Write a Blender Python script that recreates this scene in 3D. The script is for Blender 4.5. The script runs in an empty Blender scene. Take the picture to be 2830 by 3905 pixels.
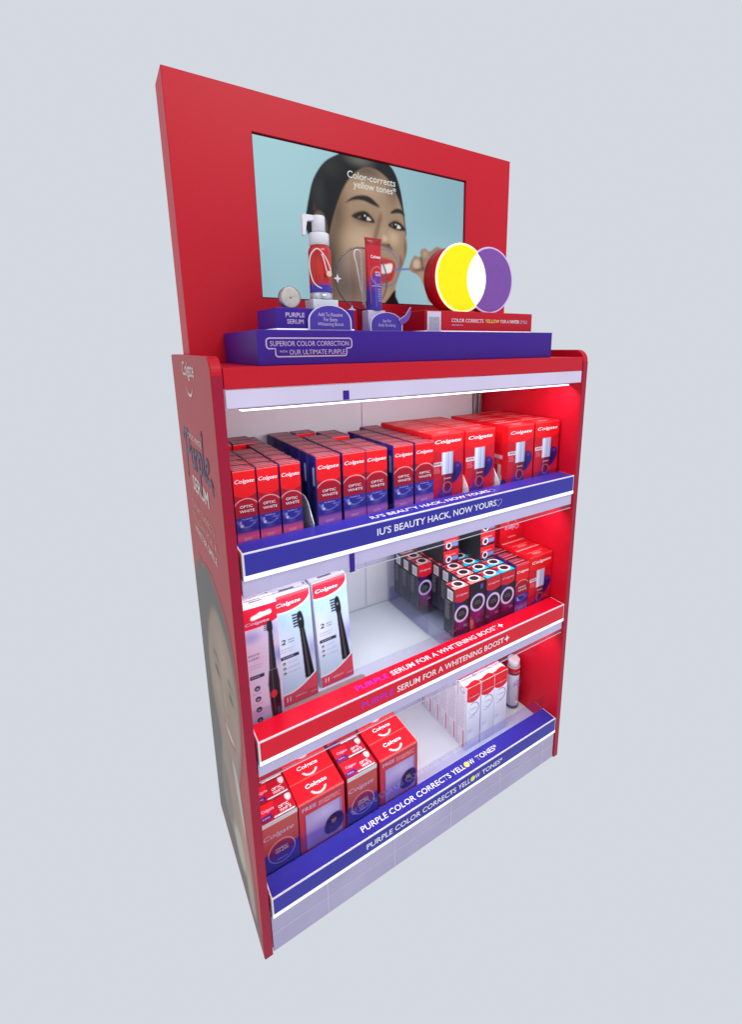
import bpy, bmesh, math, random
import numpy as np
from mathutils import Matrix, Vector

random.seed(7); np.random.seed(7)
SC = bpy.context.scene
COL = SC.collection

# ------------------------------------------------------------------ camera
CAM = (-0.16144, -0.82512, 1.35526); YAW, PITCH, ROLL = -0.5647, -0.21731, -0.00955
cam = bpy.data.cameras.new('camera'); camo = bpy.data.objects.new('camera', cam); COL.objects.link(camo)
cam.sensor_fit = 'HORIZONTAL'; cam.sensor_width = 36; cam.lens = 36 * 1776.711 / 2830
cam.shift_x = (1415 - 1506.467) / 2830; cam.shift_y = (1714.606 - 1952.5) / 2830
cam.clip_start = 0.02; cam.clip_end = 200
fw = Vector((-math.sin(YAW) * math.cos(PITCH), math.cos(YAW) * math.cos(PITCH), math.sin(PITCH)))
rt = Vector((math.cos(YAW), math.sin(YAW), 0)); up = rt.cross(fw)
r2 = rt * math.cos(ROLL) + up * math.sin(ROLL); u2 = up * math.cos(ROLL) - rt * math.sin(ROLL)
M = Matrix.Identity(4)
for i in range(3):
    M[i][0], M[i][1], M[i][2], M[i][3] = r2[i], u2[i], -fw[i], CAM[i]
camo.matrix_world = M
SC.camera = camo

# ------------------------------------------------------------------ world (plain pale studio surround) and lamps
def lin(c):
    return tuple((x / 255 / 12.92) if x / 255 <= 0.04045 else ((x / 255 + 0.055) / 1.055) ** 2.4 for x in c)
wd = bpy.data.worlds.new('World'); SC.world = wd; wd.use_nodes = True
bg = wd.node_tree.nodes['Background']
bg.inputs[0].default_value = (*lin((212, 217, 225)), 1); bg.inputs[1].default_value = 1.0
SC.view_settings.view_transform = 'Standard'; SC.view_settings.look = 'None'
SC.view_settings.exposure = 0; SC.view_settings.gamma = 1; SC.view_settings.use_curve_mapping = False
def area(name, loc, target, size, energy, color):
    l = bpy.data.lights.new(name, 'AREA'); l.shape = 'RECTANGLE'; l.size, l.size_y = size; l.energy = energy; l.color = color
    o = bpy.data.objects.new(name, l); COL.objects.link(o); o.location = loc
    o.rotation_euler = (Vector(target) - Vector(loc)).to_track_quat('-Z', 'Y').to_euler()
    return o
area('added_overhead_lamp', (0.9, -1.9, 3.3), (0.5, 0.2, 1.3), (1.6, 0.9), 26, (1.0, 0.95, 0.93))  # unseen overhead area lamp, added to shape the light on the stand
SC.cycles.max_bounces = 8; SC.cycles.transparent_max_bounces = 16; SC.cycles.caustics_reflective = False; SC.cycles.caustics_refractive = False
SC.cycles.sample_clamp_indirect = 6

# ------------------------------------------------------------------ materials
MATS = {}
def mat(name, rgb, rough=0.45, spec=0.5, emit=0, emit_rgb=None, metal=0, mottle=0.05, bump=0.0, scale=60, coat=0):
    if name in MATS: return MATS[name]
    m = bpy.data.materials.new(name); m.use_nodes = True; nt = m.node_tree; p = nt.nodes['Principled BSDF']
    c = lin(rgb)
    p.inputs['Roughness'].default_value = rough; p.inputs['Specular IOR Level'].default_value = spec
    p.inputs['Metallic'].default_value = metal; p.inputs['Coat Weight'].default_value = coat; p.inputs['Coat Roughness'].default_value = 0.12
    tc = nt.nodes.new('ShaderNodeTexCoord'); n = nt.nodes.new('ShaderNodeTexNoise')
    n.inputs['Scale'].default_value = scale; n.inputs['Detail'].default_value = 6
    nt.links.new(tc.outputs['Object'], n.inputs['Vector'])
    r = nt.nodes.new('ShaderNodeValToRGB')
    r.color_ramp.elements[0].position = 0.3; r.color_ramp.elements[1].position = 0.7
    r.color_ramp.elements[0].color = (*[x * (1 - mottle) for x in c], 1); r.color_ramp.elements[1].color = (*[min(1, x * (1 + mottle)) for x in c], 1)
    nt.links.new(n.outputs['Fac'], r.inputs['Fac']); nt.links.new(r.outputs['Color'], p.inputs['Base Color'])
    mr = nt.nodes.new('ShaderNodeMapRange'); mr.inputs['To Min'].default_value = rough * 0.85; mr.inputs['To Max'].default_value = min(1, rough * 1.2)
    nt.links.new(n.outputs['Fac'], mr.inputs['Value']); nt.links.new(mr.outputs['Result'], p.inputs['Roughness'])
    if bump:
        b = nt.nodes.new('ShaderNodeBump'); b.inputs['Strength'].default_value = bump; b.inputs['Distance'].default_value = 0.001
        nt.links.new(n.outputs['Fac'], b.inputs['Height']); nt.links.new(b.outputs['Normal'], p.inputs['Normal'])
    if emit:
        p.inputs['Emission Color'].default_value = (*lin(emit_rgb or rgb), 1); p.inputs['Emission Strength'].default_value = emit
    MATS[name] = m
    return m
def print_mat(name, rough=0.35, emit=False, coat=0.0):
    m = bpy.data.materials.new(name); m.use_nodes = True; nt = m.node_tree; p = nt.nodes['Principled BSDF']
    a = nt.nodes.new('ShaderNodeAttribute'); a.attribute_name = 'ink'
    p.inputs['Roughness'].default_value = rough; p.inputs['Coat Weight'].default_value = coat; p.inputs['Specular IOR Level'].default_value = 0.25
    if emit:
        p.inputs['Base Color'].default_value = (0, 0, 0, 1); p.inputs['Specular IOR Level'].default_value = 0.35
        nt.links.new(a.outputs['Color'], p.inputs['Emission Color']); p.inputs['Emission Strength'].default_value = 1.0
    else:
        nt.links.new(a.outputs['Color'], p.inputs['Base Color'])
    return m
def clear_mat(name, tint=(245, 245, 252), ior=1.5, rough=0.03):
    m = bpy.data.materials.new(name); m.use_nodes = True; nt = m.node_tree
    for n in list(nt.nodes): nt.nodes.remove(n)
    o = nt.nodes.new('ShaderNodeOutputMaterial'); mx = nt.nodes.new('ShaderNodeMixShader')
    t = nt.nodes.new('ShaderNodeBsdfTransparent'); g = nt.nodes.new('ShaderNodeBsdfGlossy'); f = nt.nodes.new('ShaderNodeFresnel')
    t.inputs['Color'].default_value = (*lin(tint), 1); g.inputs['Roughness'].default_value = rough; f.inputs['IOR'].default_value = ior
    ge = nt.nodes.new('ShaderNodeNewGeometry'); sb = nt.nodes.new('ShaderNodeMath'); sb.operation = 'SUBTRACT'; sb.inputs[0].default_value = 1
    ml = nt.nodes.new('ShaderNodeMath'); ml.operation = 'MULTIPLY'   # reflect at the outer faces only (thin sheet)
    nt.links.new(ge.outputs['Backfacing'], sb.inputs[1]); nt.links.new(sb.outputs[0], ml.inputs[0]); nt.links.new(f.outputs[0], ml.inputs[1])
    nt.links.new(ml.outputs[0], mx.inputs[0]); nt.links.new(t.outputs[0], mx.inputs[1]); nt.links.new(g.outputs[0], mx.inputs[2]); nt.links.new(mx.outputs[0], o.inputs['Surface'])
    return m
RED = mat('red_laminate', (208, 14, 40), 0.42, 0.28, mottle=0.04, bump=0.04, scale=180)
GLAREVINYL = mat('glare_dulled_vinyl', (184, 58, 60), 0.5, 0.5, mottle=0.05, bump=0.03, scale=120)  # wrap base is dusty pink: glare on the red panel put into its colour
EDGESHADE = mat('crimson_edge_shade', (170, 12, 54), 0.4, 0.3, mottle=0.05, scale=40)  # panel fronts coloured darker for the shade the bright surround washes out
PURPLE = mat('purple_laminate', (64, 30, 150), 0.4, 0.25, mottle=0.05, bump=0.03, scale=150)
VIOLETPANEL = mat('violet_sign_film', (56, 52, 168), 0.25, 0.3, mottle=0.03, scale=8)
REDPANEL = mat('red_sign_film', (236, 14, 46), 0.25, 0.3, mottle=0.03, scale=8)
WHITE = mat('white_plastic', (238, 236, 244), 0.35, 0.5, mottle=0.02)
WALLWHITE = mat('white_back_sheet', (226, 226, 234), 0.4, 0.5, mottle=0.04, scale=5)
SHELFWHITE = mat('white_shelf_enamel', (216, 224, 232), 0.22, 0.5, mottle=0.03, scale=6)
LAV = mat('lavender_edge_film', (208, 198, 234), 0.3, 0.5, mottle=0.06, scale=9)
LAVBASE = mat('lavender_base_film', (186, 176, 208), 0.3, 0.5, mottle=0.09, scale=7)
VALANCE = mat('valance_white', (224, 214, 240), 0.3, 0.5, mottle=0.05, scale=7)
PALESEAM = mat('pale_seam', (215, 208, 228), 0.4)
GLOWWHITE = mat('lit_white_edge', (245, 245, 250), 0.4, emit=0.55, emit_rgb=(238, 240, 255))
LED = mat('led_diffuser', (255, 255, 255), 0.5, emit=2.6, emit_rgb=(246, 244, 255))
ALU = mat('aluminium', (170, 170, 178), 0.35, metal=0.8)
BLACK = mat('black_bezel', (14, 14, 18), 0.3)
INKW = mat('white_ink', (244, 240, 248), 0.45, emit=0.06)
INKSIDE = mat('pale_peach_ink', (236, 212, 200), 0.5)
INKPEACH = mat('peach_ink', (222, 158, 130), 0.5)
INKDP = mat('deep_purple_ink', (70, 38, 88), 0.4)
INKMAG = mat('magenta_ink_glow', (190, 30, 190), 0.4, emit=0.12)  # slight emission added so the lettering reads brighter; not a lamp
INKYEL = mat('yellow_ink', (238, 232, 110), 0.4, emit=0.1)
INKDARK = mat('dark_ink', (40, 38, 66), 0.45)
INKGREY = mat('grey_ink', (128, 128, 150), 0.5)
INKLILAC = mat('lilac_ink', (206, 186, 222), 0.45)
CLEAR = clear_mat('clear_acrylic')
GUARD = clear_mat('clear_guard_acrylic', (248, 246, 255), 2.0)
PRINT = print_mat('carton_print', 0.36)
PRINTMATT = print_mat('panel_print', 0.5); PRINTMATT.node_tree.nodes['Principled BSDF'].inputs['Specular IOR Level'].default_value = 0.5
SCREEN = print_mat('screen_picture', 0.16, emit=True)

# ------------------------------------------------------------------ mesh helpers
def mesh_from(bm, name):
    me = bpy.data.meshes.new(name); bm.to_mesh(me); bm.free(); return me
def obj(name, me, m=None, parent=None, loc=(0, 0, 0), rot=(0, 0, 0), scale=(1, 1, 1)):
    o = bpy.data.objects.new(name, me); COL.objects.link(o)
    if m is not None and len(me.materials) == 0: me.materials.append(m)
    o.location = loc; o.rotation_euler = rot; o.scale = scale
    if parent: o.parent = parent
    return o
def thing(name, label, cat, loc=(0, 0, 0), rotz=0, group=None, rot=None):
    o = bpy.data.objects.new(name, None); COL.objects.link(o); o.empty_display_size = 0.02
    o.location = loc; o.rotation_euler = rot or (0, 0, rotz)
    o['label'] = label; o['category'] = cat
    if group: o['group'] = group
    return o
def tag(o, label, cat, group=None):
    o['label'] = label; o['category'] = cat
    if group: o['group'] = group
    return o
def box(x0, x1, y0, y1, z0, z1, bevel=0.0, seg=1, name='box'):
    bm = bmesh.new(); r = bmesh.ops.create_cube(bm, size=1)
    for v in bm.verts:
        v.co = Vector(((x0 + x1) / 2 + v.co.x * (x1 - x0), (y0 + y1) / 2 + v.co.y * (y1 - y0), (z0 + z1) / 2 + v.co.z * (z1 - z0)))
    if bevel: bmesh.ops.bevel(bm, geom=list(bm.edges), offset=bevel, segments=seg, affect='EDGES', profile=0.5)
    return mesh_from(bm, name)
def prism(pts, axis, a, b, bevel=0.0, name='prism', smooth=False):
    """pts: outline in the two other axes (x: (y,z), y: (x,z), z: (x,y)); extruded a..b"""
    bm = bmesh.new()
    def P(p, t):
        return {'x': (t, p[0], p[1]), 'y': (p[0], t, p[1]), 'z': (p[0], p[1], t)}[axis]
    A = [bm.verts.new(P(p, a)) for p in pts]; B = [bm.verts.new(P(p, b)) for p in pts]
    bm.faces.new(A); bm.faces.new(list(reversed(B)))
    n = len(pts)
    for i in range(n):
        f = bm.faces.new((A[i], B[i], B[(i + 1) % n], A[(i + 1) % n])); f.smooth = smooth
    bmesh.ops.recalc_face_normals(bm, faces=bm.faces)
    if bevel:
        es = [e for e in bm.edges if len(e.link_faces) == 2 and e.calc_face_angle(0) > 0.7]
        bmesh.ops.bevel(bm, geom=es, offset=bevel, segments=1, affect='EDGES', profile=0.5)
    return mesh_from(bm, name)
def lathe(prof, n=28, name='lathe', sx=1, sy=1):
    bm = bmesh.new(); rings = []
    for r, z in prof:
        rings.append([bm.verts.new((r * sx * math.cos(2 * math.pi * k / n), r * sy * math.sin(2 * math.pi * k / n), z)) for k in range(n)])
    for a, b in zip(rings, rings[1:]):
        for k in range(n):
            f = bm.faces.new((a[k], a[(k + 1) % n], b[(k + 1) % n], b[k])); f.smooth = True
    bm.faces.new(list(reversed(rings[0]))); bm.faces.new(rings[-1])
    return mesh_from(bm, name)
def tube(pts, r, n=8, closed=False, name='tube'):
    bm = bmesh.new(); pts = [Vector(p) for p in pts]; rings = []
    N = len(pts)
    for i, p in enumerate(pts):
        if closed: d = pts[(i + 1) % N] - pts[i - 1]
        else: d = pts[min(i + 1, N - 1)] - pts[max(i - 1, 0)]
        d.normalize(); a = d.cross(Vector((0, 1, 0.01)))
        if a.length < 1e-3: a = d.cross(Vector((1, 0, 0)))
        a.normalize(); b = d.cross(a)
        rings.append([bm.verts.new(p + (a * math.cos(2 * math.pi * k / n) + b * math.sin(2 * math.pi * k / n)) * r) for k in range(n)])
    for i in range(N if closed else N - 1):
        A, B = rings[i], rings[(i + 1) % N]
        for k in range(n):
            f = bm.faces.new((A[k], A[(k + 1) % n], B[(k + 1) % n], B[k])); f.smooth = True
    if not closed: bm.faces.new(rings[0]); bm.faces.new(list(reversed(rings[-1])))
    bmesh.ops.recalc_face_normals(bm, faces=bm.faces)
    return mesh_from(bm, name)
def flat(polys, name='flat'):
    """flat polygons in XZ (facing -Y)"""
    bm = bmesh.new()
    for pts in polys: bm.faces.new([bm.verts.new((p[0], 0, p[1])) for p in pts])
    bmesh.ops.triangulate(bm, faces=bm.faces)
    for f in bm.faces:
        if f.normal.y > 0: f.normal_flip()
    return mesh_from(bm, name)
def arc(cx, cz, r, a0, a1, n=16, rz=None):
    rz = rz or r
    return [(cx + r * math.cos(math.radians(a0 + (a1 - a0) * k / n)), cz + rz * math.sin(math.radians(a0 + (a1 - a0) * k / n))) for k in range(n + 1)]
def stroke(pts, w):
    """polyline in XZ as quads of width w (list of polygons)"""
    out = []; L = []; R = []
    for i, p in enumerate(pts):
        q0 = pts[max(i - 1, 0)]; q1 = pts[min(i + 1, len(pts) - 1)]
        dx, dz = q1[0] - q0[0], q1[1] - q0[1]; l = math.hypot(dx, dz) or 1
        ww = w[i] if isinstance(w, (list, tuple)) else w
        L.append((p[0] - dz / l * ww / 2, p[1] + dx / l * ww / 2)); R.append((p[0] + dz / l * ww / 2, p[1] - dx / l * ww / 2))
    for i in range(len(pts) - 1): out.append([L[i], L[i + 1], R[i + 1], R[i]])
    return out

TXT = {}
def text_mesh(s, bold=0.0, shear=0.0, space=1.0):
    """lettering normalised to a 1 x 1 box centred on the origin, in XZ facing -Y"""
    k = (s, bold, shear, space)
    if k in TXT: return TXT[k]
    cu = bpy.data.curves.new('lettering', 'FONT'); cu.body = s; cu.resolution_u = 3; cu.offset = bold; cu.shear = shear; cu.space_character = space
    o = bpy.data.objects.new('lettering', cu); COL.objects.link(o)
    dg = bpy.context.evaluated_depsgraph_get()
    me = bpy.data.meshes.new_from_object(o.evaluated_get(dg))
    bpy.data.objects.remove(o); bpy.data.curves.remove(cu)
    n = len(me.vertices); co = np.empty(n * 3, 'f'); me.vertices.foreach_get('co', co); co = co.reshape(-1, 3)
    lo, hi = co.min(0), co.max(0); new = np.zeros_like(co)
    new[:, 0] = (co[:, 0] - (lo[0] + hi[0]) / 2) / (hi[0] - lo[0]); new[:, 2] = (co[:, 1] - (lo[1] + hi[1]) / 2) / (hi[1] - lo[1])
    me.vertices.foreach_set('co', new.ravel()); me.update(); me.materials.clear(); me['aspect'] = float((hi[0] - lo[0]) / (hi[1] - lo[1]))
    TXT[k] = me
    return me
TXM = {}
def lettering(s, m, parent, cx, y, cz, w, h=None, bold=0.0, shear=0.0, rot=(0, 0, 0), name='lettering', space=1.0, pos=None):
    base = text_mesh(s, bold, shear, space); key = (s, bold, shear, space, m.name)
    if key not in TXM:
        me = base.copy(); me.materials.clear(); me.materials.append(m); TXM[key] = me
    h = h or w / base['aspect']
    return obj(name, TXM[key], None, parent, pos or (cx, y, cz), rot, (w, 1, h))

# ------------------------------------------------------------------ painting flat print as a colour attribute on a fine grid
def catmull(pts, n=6):
    out = []; N = len(pts)
    for i in range(N):
        p0, p1, p2, p3 = [np.array(pts[(i + k - 1) % N], float) for k in range(4)]
        for t in np.linspace(0, 1, n, endpoint=False):
            out.append(0.5 * ((2 * p1) + (-p0 + p2) * t + (2 * p0 - 5 * p1 + 4 * p2 - p3) * t * t + (-p0 + 3 * p1 - 3 * p2 + p3) * t ** 3))
    return np.array(out)
class Canvas:
    def __init__(s, w, h, nx, ny, rgb):
        s.w, s.h, s.nx, s.ny = w, h, nx, ny
        s.X, s.Y = np.meshgrid((np.arange(nx)) / (nx - 1), (np.arange(ny)) / (ny - 1)); s.c = np.ones((ny, nx, 3)) * np.array(lin(rgb))
    def blend(s, mask, rgb, a=1.0):
        m = np.clip(mask * a, 0, 1)[..., None]; s.c = s.c * (1 - m) + np.array(lin(rgb)) * m; return s
    def edge(s, d, soft=None):
        """d: signed distance in metres, positive inside"""
        soft = soft or 1.2 * s.w / s.nx
        return np.clip(d / soft + 0.5, 0, 1)
    def blur(s, m, sig):
        if sig <= 0: return m
        r = int(3 * sig) + 1; k = np.exp(-0.5 * (np.arange(-r, r + 1) / sig) ** 2); k /= k.sum()
        m = np.apply_along_axis(lambda v: np.convolve(np.pad(v, r, 'edge'), k, 'valid'), 1, m)
        return np.apply_along_axis(lambda v: np.convolve(np.pad(v, r, 'edge'), k, 'valid'), 0, m)
    def polymask(s, pts, sig=0.8, smooth=True):
        P = catmull(pts) if smooth else np.array(pts, float)
        acc = np.zeros_like(s.X)
        for ox in (-0.25, 0.25):
            for oy in (-0.25, 0.25):
                X = s.X + ox / s.nx; Y = s.Y + oy / s.ny; ins = np.zeros(X.shape, bool); j = len(P) - 1
                for i in range(len(P)):
                    (xi, yi), (xj, yj) = P[i], P[j]
                    if yi != yj: ins ^= ((yi > Y) != (yj > Y)) & (X < (xj - xi) * (Y - yi) / (yj - yi) + xi)
                    j = i
                acc += ins
        return s.blur(acc / 4, sig)
    def poly(s, pts, rgb, sig=0.8, a=1.0, smooth=True, clip=None):
        m = s.polymask(pts, sig, smooth)
        return s.blend(m if clip is None else m * clip, rgb, a)
    def ell(s, cx, cy, rx, ry, rgb, a=1.0, soft=None, clip=None):
        q = np.sqrt(((s.X - cx) / rx) ** 2 + ((s.Y - cy) / ry) ** 2)
        m = s.edge((1 - q) * min(rx * s.w, ry * s.h)) if soft is None else np.clip((1 - q) / soft, 0, 1)
        if soft is not None: m = m * m * (3 - 2 * m)
        return s.blend(m if clip is None else m * clip, rgb, a)
    def ring(s, cx, cy, r, wid, rgb, a=1.0, clip=None):
        """r, wid in metres"""
        q = np.hypot((s.X - cx) * s.w, (s.Y - cy) * s.h); m = s.edge(wid / 2 - np.abs(q - r))
        return s.blend(m if clip is None else m * clip, rgb, a)
    def rect(s, x0, x1, y0, y1, rgb, a=1.0, soft=None):
        d = np.minimum(np.minimum(s.X - x0, x1 - s.X) * s.w, np.minimum(s.Y - y0, y1 - s.Y) * s.h)
        return s.blend(s.edge(d, soft), rgb, a)
    def below(s, f, rgb, a=1.0, soft=None):
        """everything under the curve y = f(x)"""
        return s.blend(s.edge((f(s.X) - s.Y) * s.h, soft), rgb, a)
    def above(s, f, rgb, a=1.0, soft=None):
        return s.blend(s.edge((s.Y - f(s.X)) * s.h, soft), rgb, a)
    def fade(s, y0, y1, rgb, a=1.0):
        """0 at y0 to full at y1"""
        return s.blend(np.clip((s.Y - y0) / (y1 - y0), 0, 1), rgb, a)
    def scribble(s, x0, x1, y0, y1, rows, rgb, a=0.8, seed=1, fill=0.7):
        """rows of broken small print"""
        rs = np.random.RandomState(seed); rh = (y1 - y0) / rows
        for r in range(rows):
            x = x0; yy = y1 - (r + 0.5) * rh; xe = x1 - rs.rand() * 0.25 * (x1 - x0)
            while x < xe:
                l = (0.06 + 0.16 * rs.rand()) * (x1 - x0)
                s.rect(x, min(x + l, xe), yy - rh * 0.26, yy + rh * 0.26, rgb, a * (0.6 + 0.4 * rs.rand())); x += l + 0.03 * (x1 - x0)
        return s
    def mesh(s, name, kind='front', x0=None, z0=0, keep=None):
        """grid mesh of size w x h; front: XZ facing -Y, x centred, z from z0; top: XY facing +Z, centred x, y from 0"""
        x0 = -s.w / 2 if x0 is None else x0
        gx = x0 + s.X * s.w; gy = z0 + s.Y * s.h; zz = np.zeros_like(gx)
        if kind == 'front': co = np.stack([gx, zz, gy], -1)
        elif kind == 'top': co = np.stack([gx, gy, zz], -1)
        elif kind == 'left': co = np.stack([zz, -gx, gy], -1)
        co = co.reshape(-1, 3); nx, ny = s.nx, s.ny
        i = (np.arange(ny - 1)[:, None] * nx + np.arange(nx - 1)[None]).ravel()
        F = np.stack([i, i + 1, i + 1 + nx, i + nx], -1)
        if keep is not None: F = F[(keep.ravel()[F] > 0.004).any(1)]
        me = bpy.data.meshes.new(name); me.vertices.add(len(co)); me.vertices.foreach_set('co', co.astype('f').ravel())
        me.loops.add(F.size); me.loops.foreach_set('vertex_index', F.ravel().astype('i')); me.polygons.add(len(F))
        me.polygons.foreach_set('loop_start', (np.arange(len(F)) * 4).astype('i')); me.update(); me.validate()
        at = me.color_attributes.new('ink', 'FLOAT_COLOR', 'POINT')
        at.data.foreach_set('color', np.concatenate([np.clip(s.c, 0, 1), np.ones((ny, nx, 1))], -1).astype('f').ravel())
        return me

# ================================================================== THE STAND
W, T, D, H = 1.0, 0.0185, 0.4388, 1.3418
XI0, XI1 = T, W - T
stand = thing('display_stand', 'tall red retail display stand with header screen, three lit shelves and printed side panel', 'display stand')
# side panels with a rounded top front corner
r = 0.03
prof = [(D, 0), (D, H)] + [(r - r * math.sin(math.radians(a)), H - r + r * math.cos(math.radians(a))) for a in range(0, 91, 10)] + [(0, 0)]
spl = obj('side_panel', prism(prof, 'x', 0, T, 0.0012), RED, stand); spl['label'] = 'left side panel with printed portrait and lettering'
spr = obj('side_panel', prism(prof, 'x', W - T, W, 0.0012), RED, stand); spr['label'] = 'plain red right side panel'
def inset(P, e):
    cy, cz = D / 2, H / 2
    return [(cy + (y - cy) * (1 - 2 * e / D), cz + (z - cz) * (1 - 2 * e / H)) for y, z in P]
obj('glare_vinyl_wrap', prism(inset(prof, .0016), 'x', -.0009, -.0001, .0002), GLAREVINYL, spl)
for p_, xa in ((spl, 0.0), (spr, W - T)): obj('shaded_edge_band', box(xa + .0004, xa + T - .0004, -0.0009, 0.0002, 0.002, H - .032, .0003), EDGESHADE, p_)
# back panel: three white sheets between seams, posts
YB = 0.405
bp = obj('back_panel', box(XI0 + .001, XI1 - .001, YB + 0.004, D - 0.004, 0.02, 1.318), WALLWHITE, stand)
for a, b in ((XI0 + 0.002, 0.4995), (0.5015, 0.94)):
    for z0, z1 in ((0.106, 0.482), (0.517, 0.893), (0.932, 1.30)):
        obj('back_sheet', box(a, b, YB, YB + 0.0035, z0, z1, 0.0008), WALLWHITE, bp)
for x in (0.943, 0.962):
    obj('upright_post', box(x, x + 0.013, YB - 0.012, YB + 0.003, 0.106, 1.30, 0.001), ALU, bp)
# top board, fascia, valance, lamp
ZT, ZF, ZV = 1.3225, 1.2855, 1.2528
obj('top_board', box(XI0 + .0005, XI1 - .0005, 0.0225, D - 0.001, 1.302, ZT, 0.0008), RED, stand)
obj('fascia', box(XI0 + .0012, XI1 - .0012, 0.0015, 0.022, ZF + .0008, ZT - .0002, 0.001), RED, stand)
val = obj('valance', box(XI0 + .002, XI1 - .002, 0.0015, 0.008, ZV, ZF - .0005, 0.0012), VALANCE, stand)
obj('price_tab_or_reflection', box(0.243, 0.256, 0.0002, 0.0012, 1.254, 1.272, 0.0002), PURPLE, val)  # purple smudge reflected on the valance, built as a small solid tab
LEDW = 2.8
def led(z, y, x0, x1, k=1.0):
    f = obj('lamp_housing', box(x0, x1, y - 0.012, y + 0.012, z, z + 0.010, 0.001), ALU, stand)
    obj('lamp_diffuser', box(x0 + 0.004, x1 - 0.004, y - 0.009, y + 0.009, z - 0.0036, z - 0.0003, 0.0010), LED, f)
    l = bpy.data.lights.new('shelf_lamp_light', 'AREA'); l.shape = 'RECTANGLE'; l.size, l.size_y = x1 - x0 - .01, 0.016; l.energy = LEDW; l.color = (0.95, 0.95, 1.0)
    o = bpy.data.objects.new('shelf_lamp_light', l); COL.objects.link(o); o.location = ((x0 + x1) / 2, y, z - 0.0042); o.rotation_euler = (math.radians(32), 0, 0)
    return f
led(1.2475, 0.036, 0.048, 0.966)

# shelves with their lit sign bars
FLOOR = [0.9298, 0.5153, 0.1044]; BTOP = [0.9857, 0.5727, 0.1592]
BX0, BX1, BY0, BY1 = 0.0240, 0.9760, -0.0020, 0.0501
def sign_bar(i, panel, guard, gh):
    zf, zt = FLOOR[i], BTOP[i]
    b = obj('sign_bar', box(BX0, BX1, BY0, BY1, zf + 0.0005, zt, 0.0008), GLOWWHITE if False else WHITE, stand)
    obj('lit_edge', box(BX0 + 0.0006, BX1 - 0.0006, BY0 - 0.0012, BY0 - 0.0001, zf + 0.0008, zf + 0.0105, 0.0004), GLOWWHITE, b)
    obj('front_panel', box(BX0 + 0.004, BX1 - 0.0035, BY0 - 0.0009, BY0 - 0.0001, zf + 0.0108, zt - 0.0028, 0.0003), panel, b)
    obj('top_panel', box(BX0 + 0.0032, BX1 - 0.0035, BY0 + 0.003, BY1 - 0.0002, zt + 0.0001, zt + 0.0008, 0.0003), panel, b)
    obj('guard_pane', box(BX0 + 0.001, BX1 - 0.001, BY1 + 0.0012, BY1 + 0.0032, zf + 0.001, zt + gh), guard, b)
    return b
def shelf(i, lav_b, acr_b):
    zf = FLOOR[i]
    s = obj('shelf', box(XI0 + 0.0006, XI1 - 0.0006, 0.030, YB - 0.0005, lav_b + 0.012, zf, 0.0006), SHELFWHITE, stand)
    obj('shelf_edge', box(XI0 + 0.003, XI1 - 0.003, 0.004, 0.0295, lav_b, zf - 0.0004, 0.001), LAV, s)
    obj('price_strip', box(XI0 + 0.003, XI1 - 0.003, 0.0045, 0.0065, acr_b + .0012, lav_b - 0.0003), CLEAR, s)
    obj('strip_rim', box(XI0 + 0.003, XI1 - 0.003, 0.004, 0.007, acr_b, acr_b + 0.001, 0.0003), WHITE, s)
    return s
s1 = shelf(0, 0.896, 0.884); s2 = shelf(1, 0.484, 0.4705)
obj('price_tab_or_reflection', box(0.246, 0.258, 0.0022, 0.0036, 0.884, 0.926, 0.0003), PURPLE, s1)
led(0.886, 0.05, 0.05, 0.95); led(0.4745, 0.05, 0.05, 0.95)
teeth = [(0.030, 0.056), (0.338, 0.056)] + [(0.338 - (0.006 if k % 2 else 0.0), 0.0585 + 0.0035 * k) for k in range(20)] + [(0.332, 0.1285), (0.030, 0.1285)]
obj('track_and_floor_shade', prism(teeth, 'z', FLOOR[1] + .0003, FLOOR[1] + .0016), mat('track_shade_grey', (158, 152, 146), 0.4), s2)  # toothed track; its grey slab also stands for the floor in shade
b1 = sign_bar(0, VIOLETPANEL, CLEAR, .012); b2 = sign_bar(1, REDPANEL, CLEAR, .030); b3 = sign_bar(2, VIOLETPANEL, GUARD, .045)
base = obj('base_plinth', box(XI0 + 0.0006, XI1 - 0.0006, 0.012, YB - 0.0005, 0.001, FLOOR[2], 0.0006), SHELFWHITE, stand)
xs = [XI0 + .002, 0.158, 0.349, 0.540, 0.732, 0.924, XI1 - .002]
for a, b in zip(xs, xs[1:]):
    for z0, z1 in ((0.002, 0.0525), (0.0545, FLOOR[2] - 0.001)):
        obj('panel', box(a + 0.0007, b - 0.0007, 0.003, 0.0115, z0, z1, 0.0008), LAVBASE, base)
for x in xs[1:-1]: obj('seam_strip', box(x - .0012, x + .0012, 0.0022, 0.0110, 0.003, FLOOR[2] - .002), PALESEAM, base)
obj('seam_strip', box(XI0 + .003, XI1 - .003, 0.0025, 0.0110, 0.0526, 0.0544), PALESEAM, base)
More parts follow.
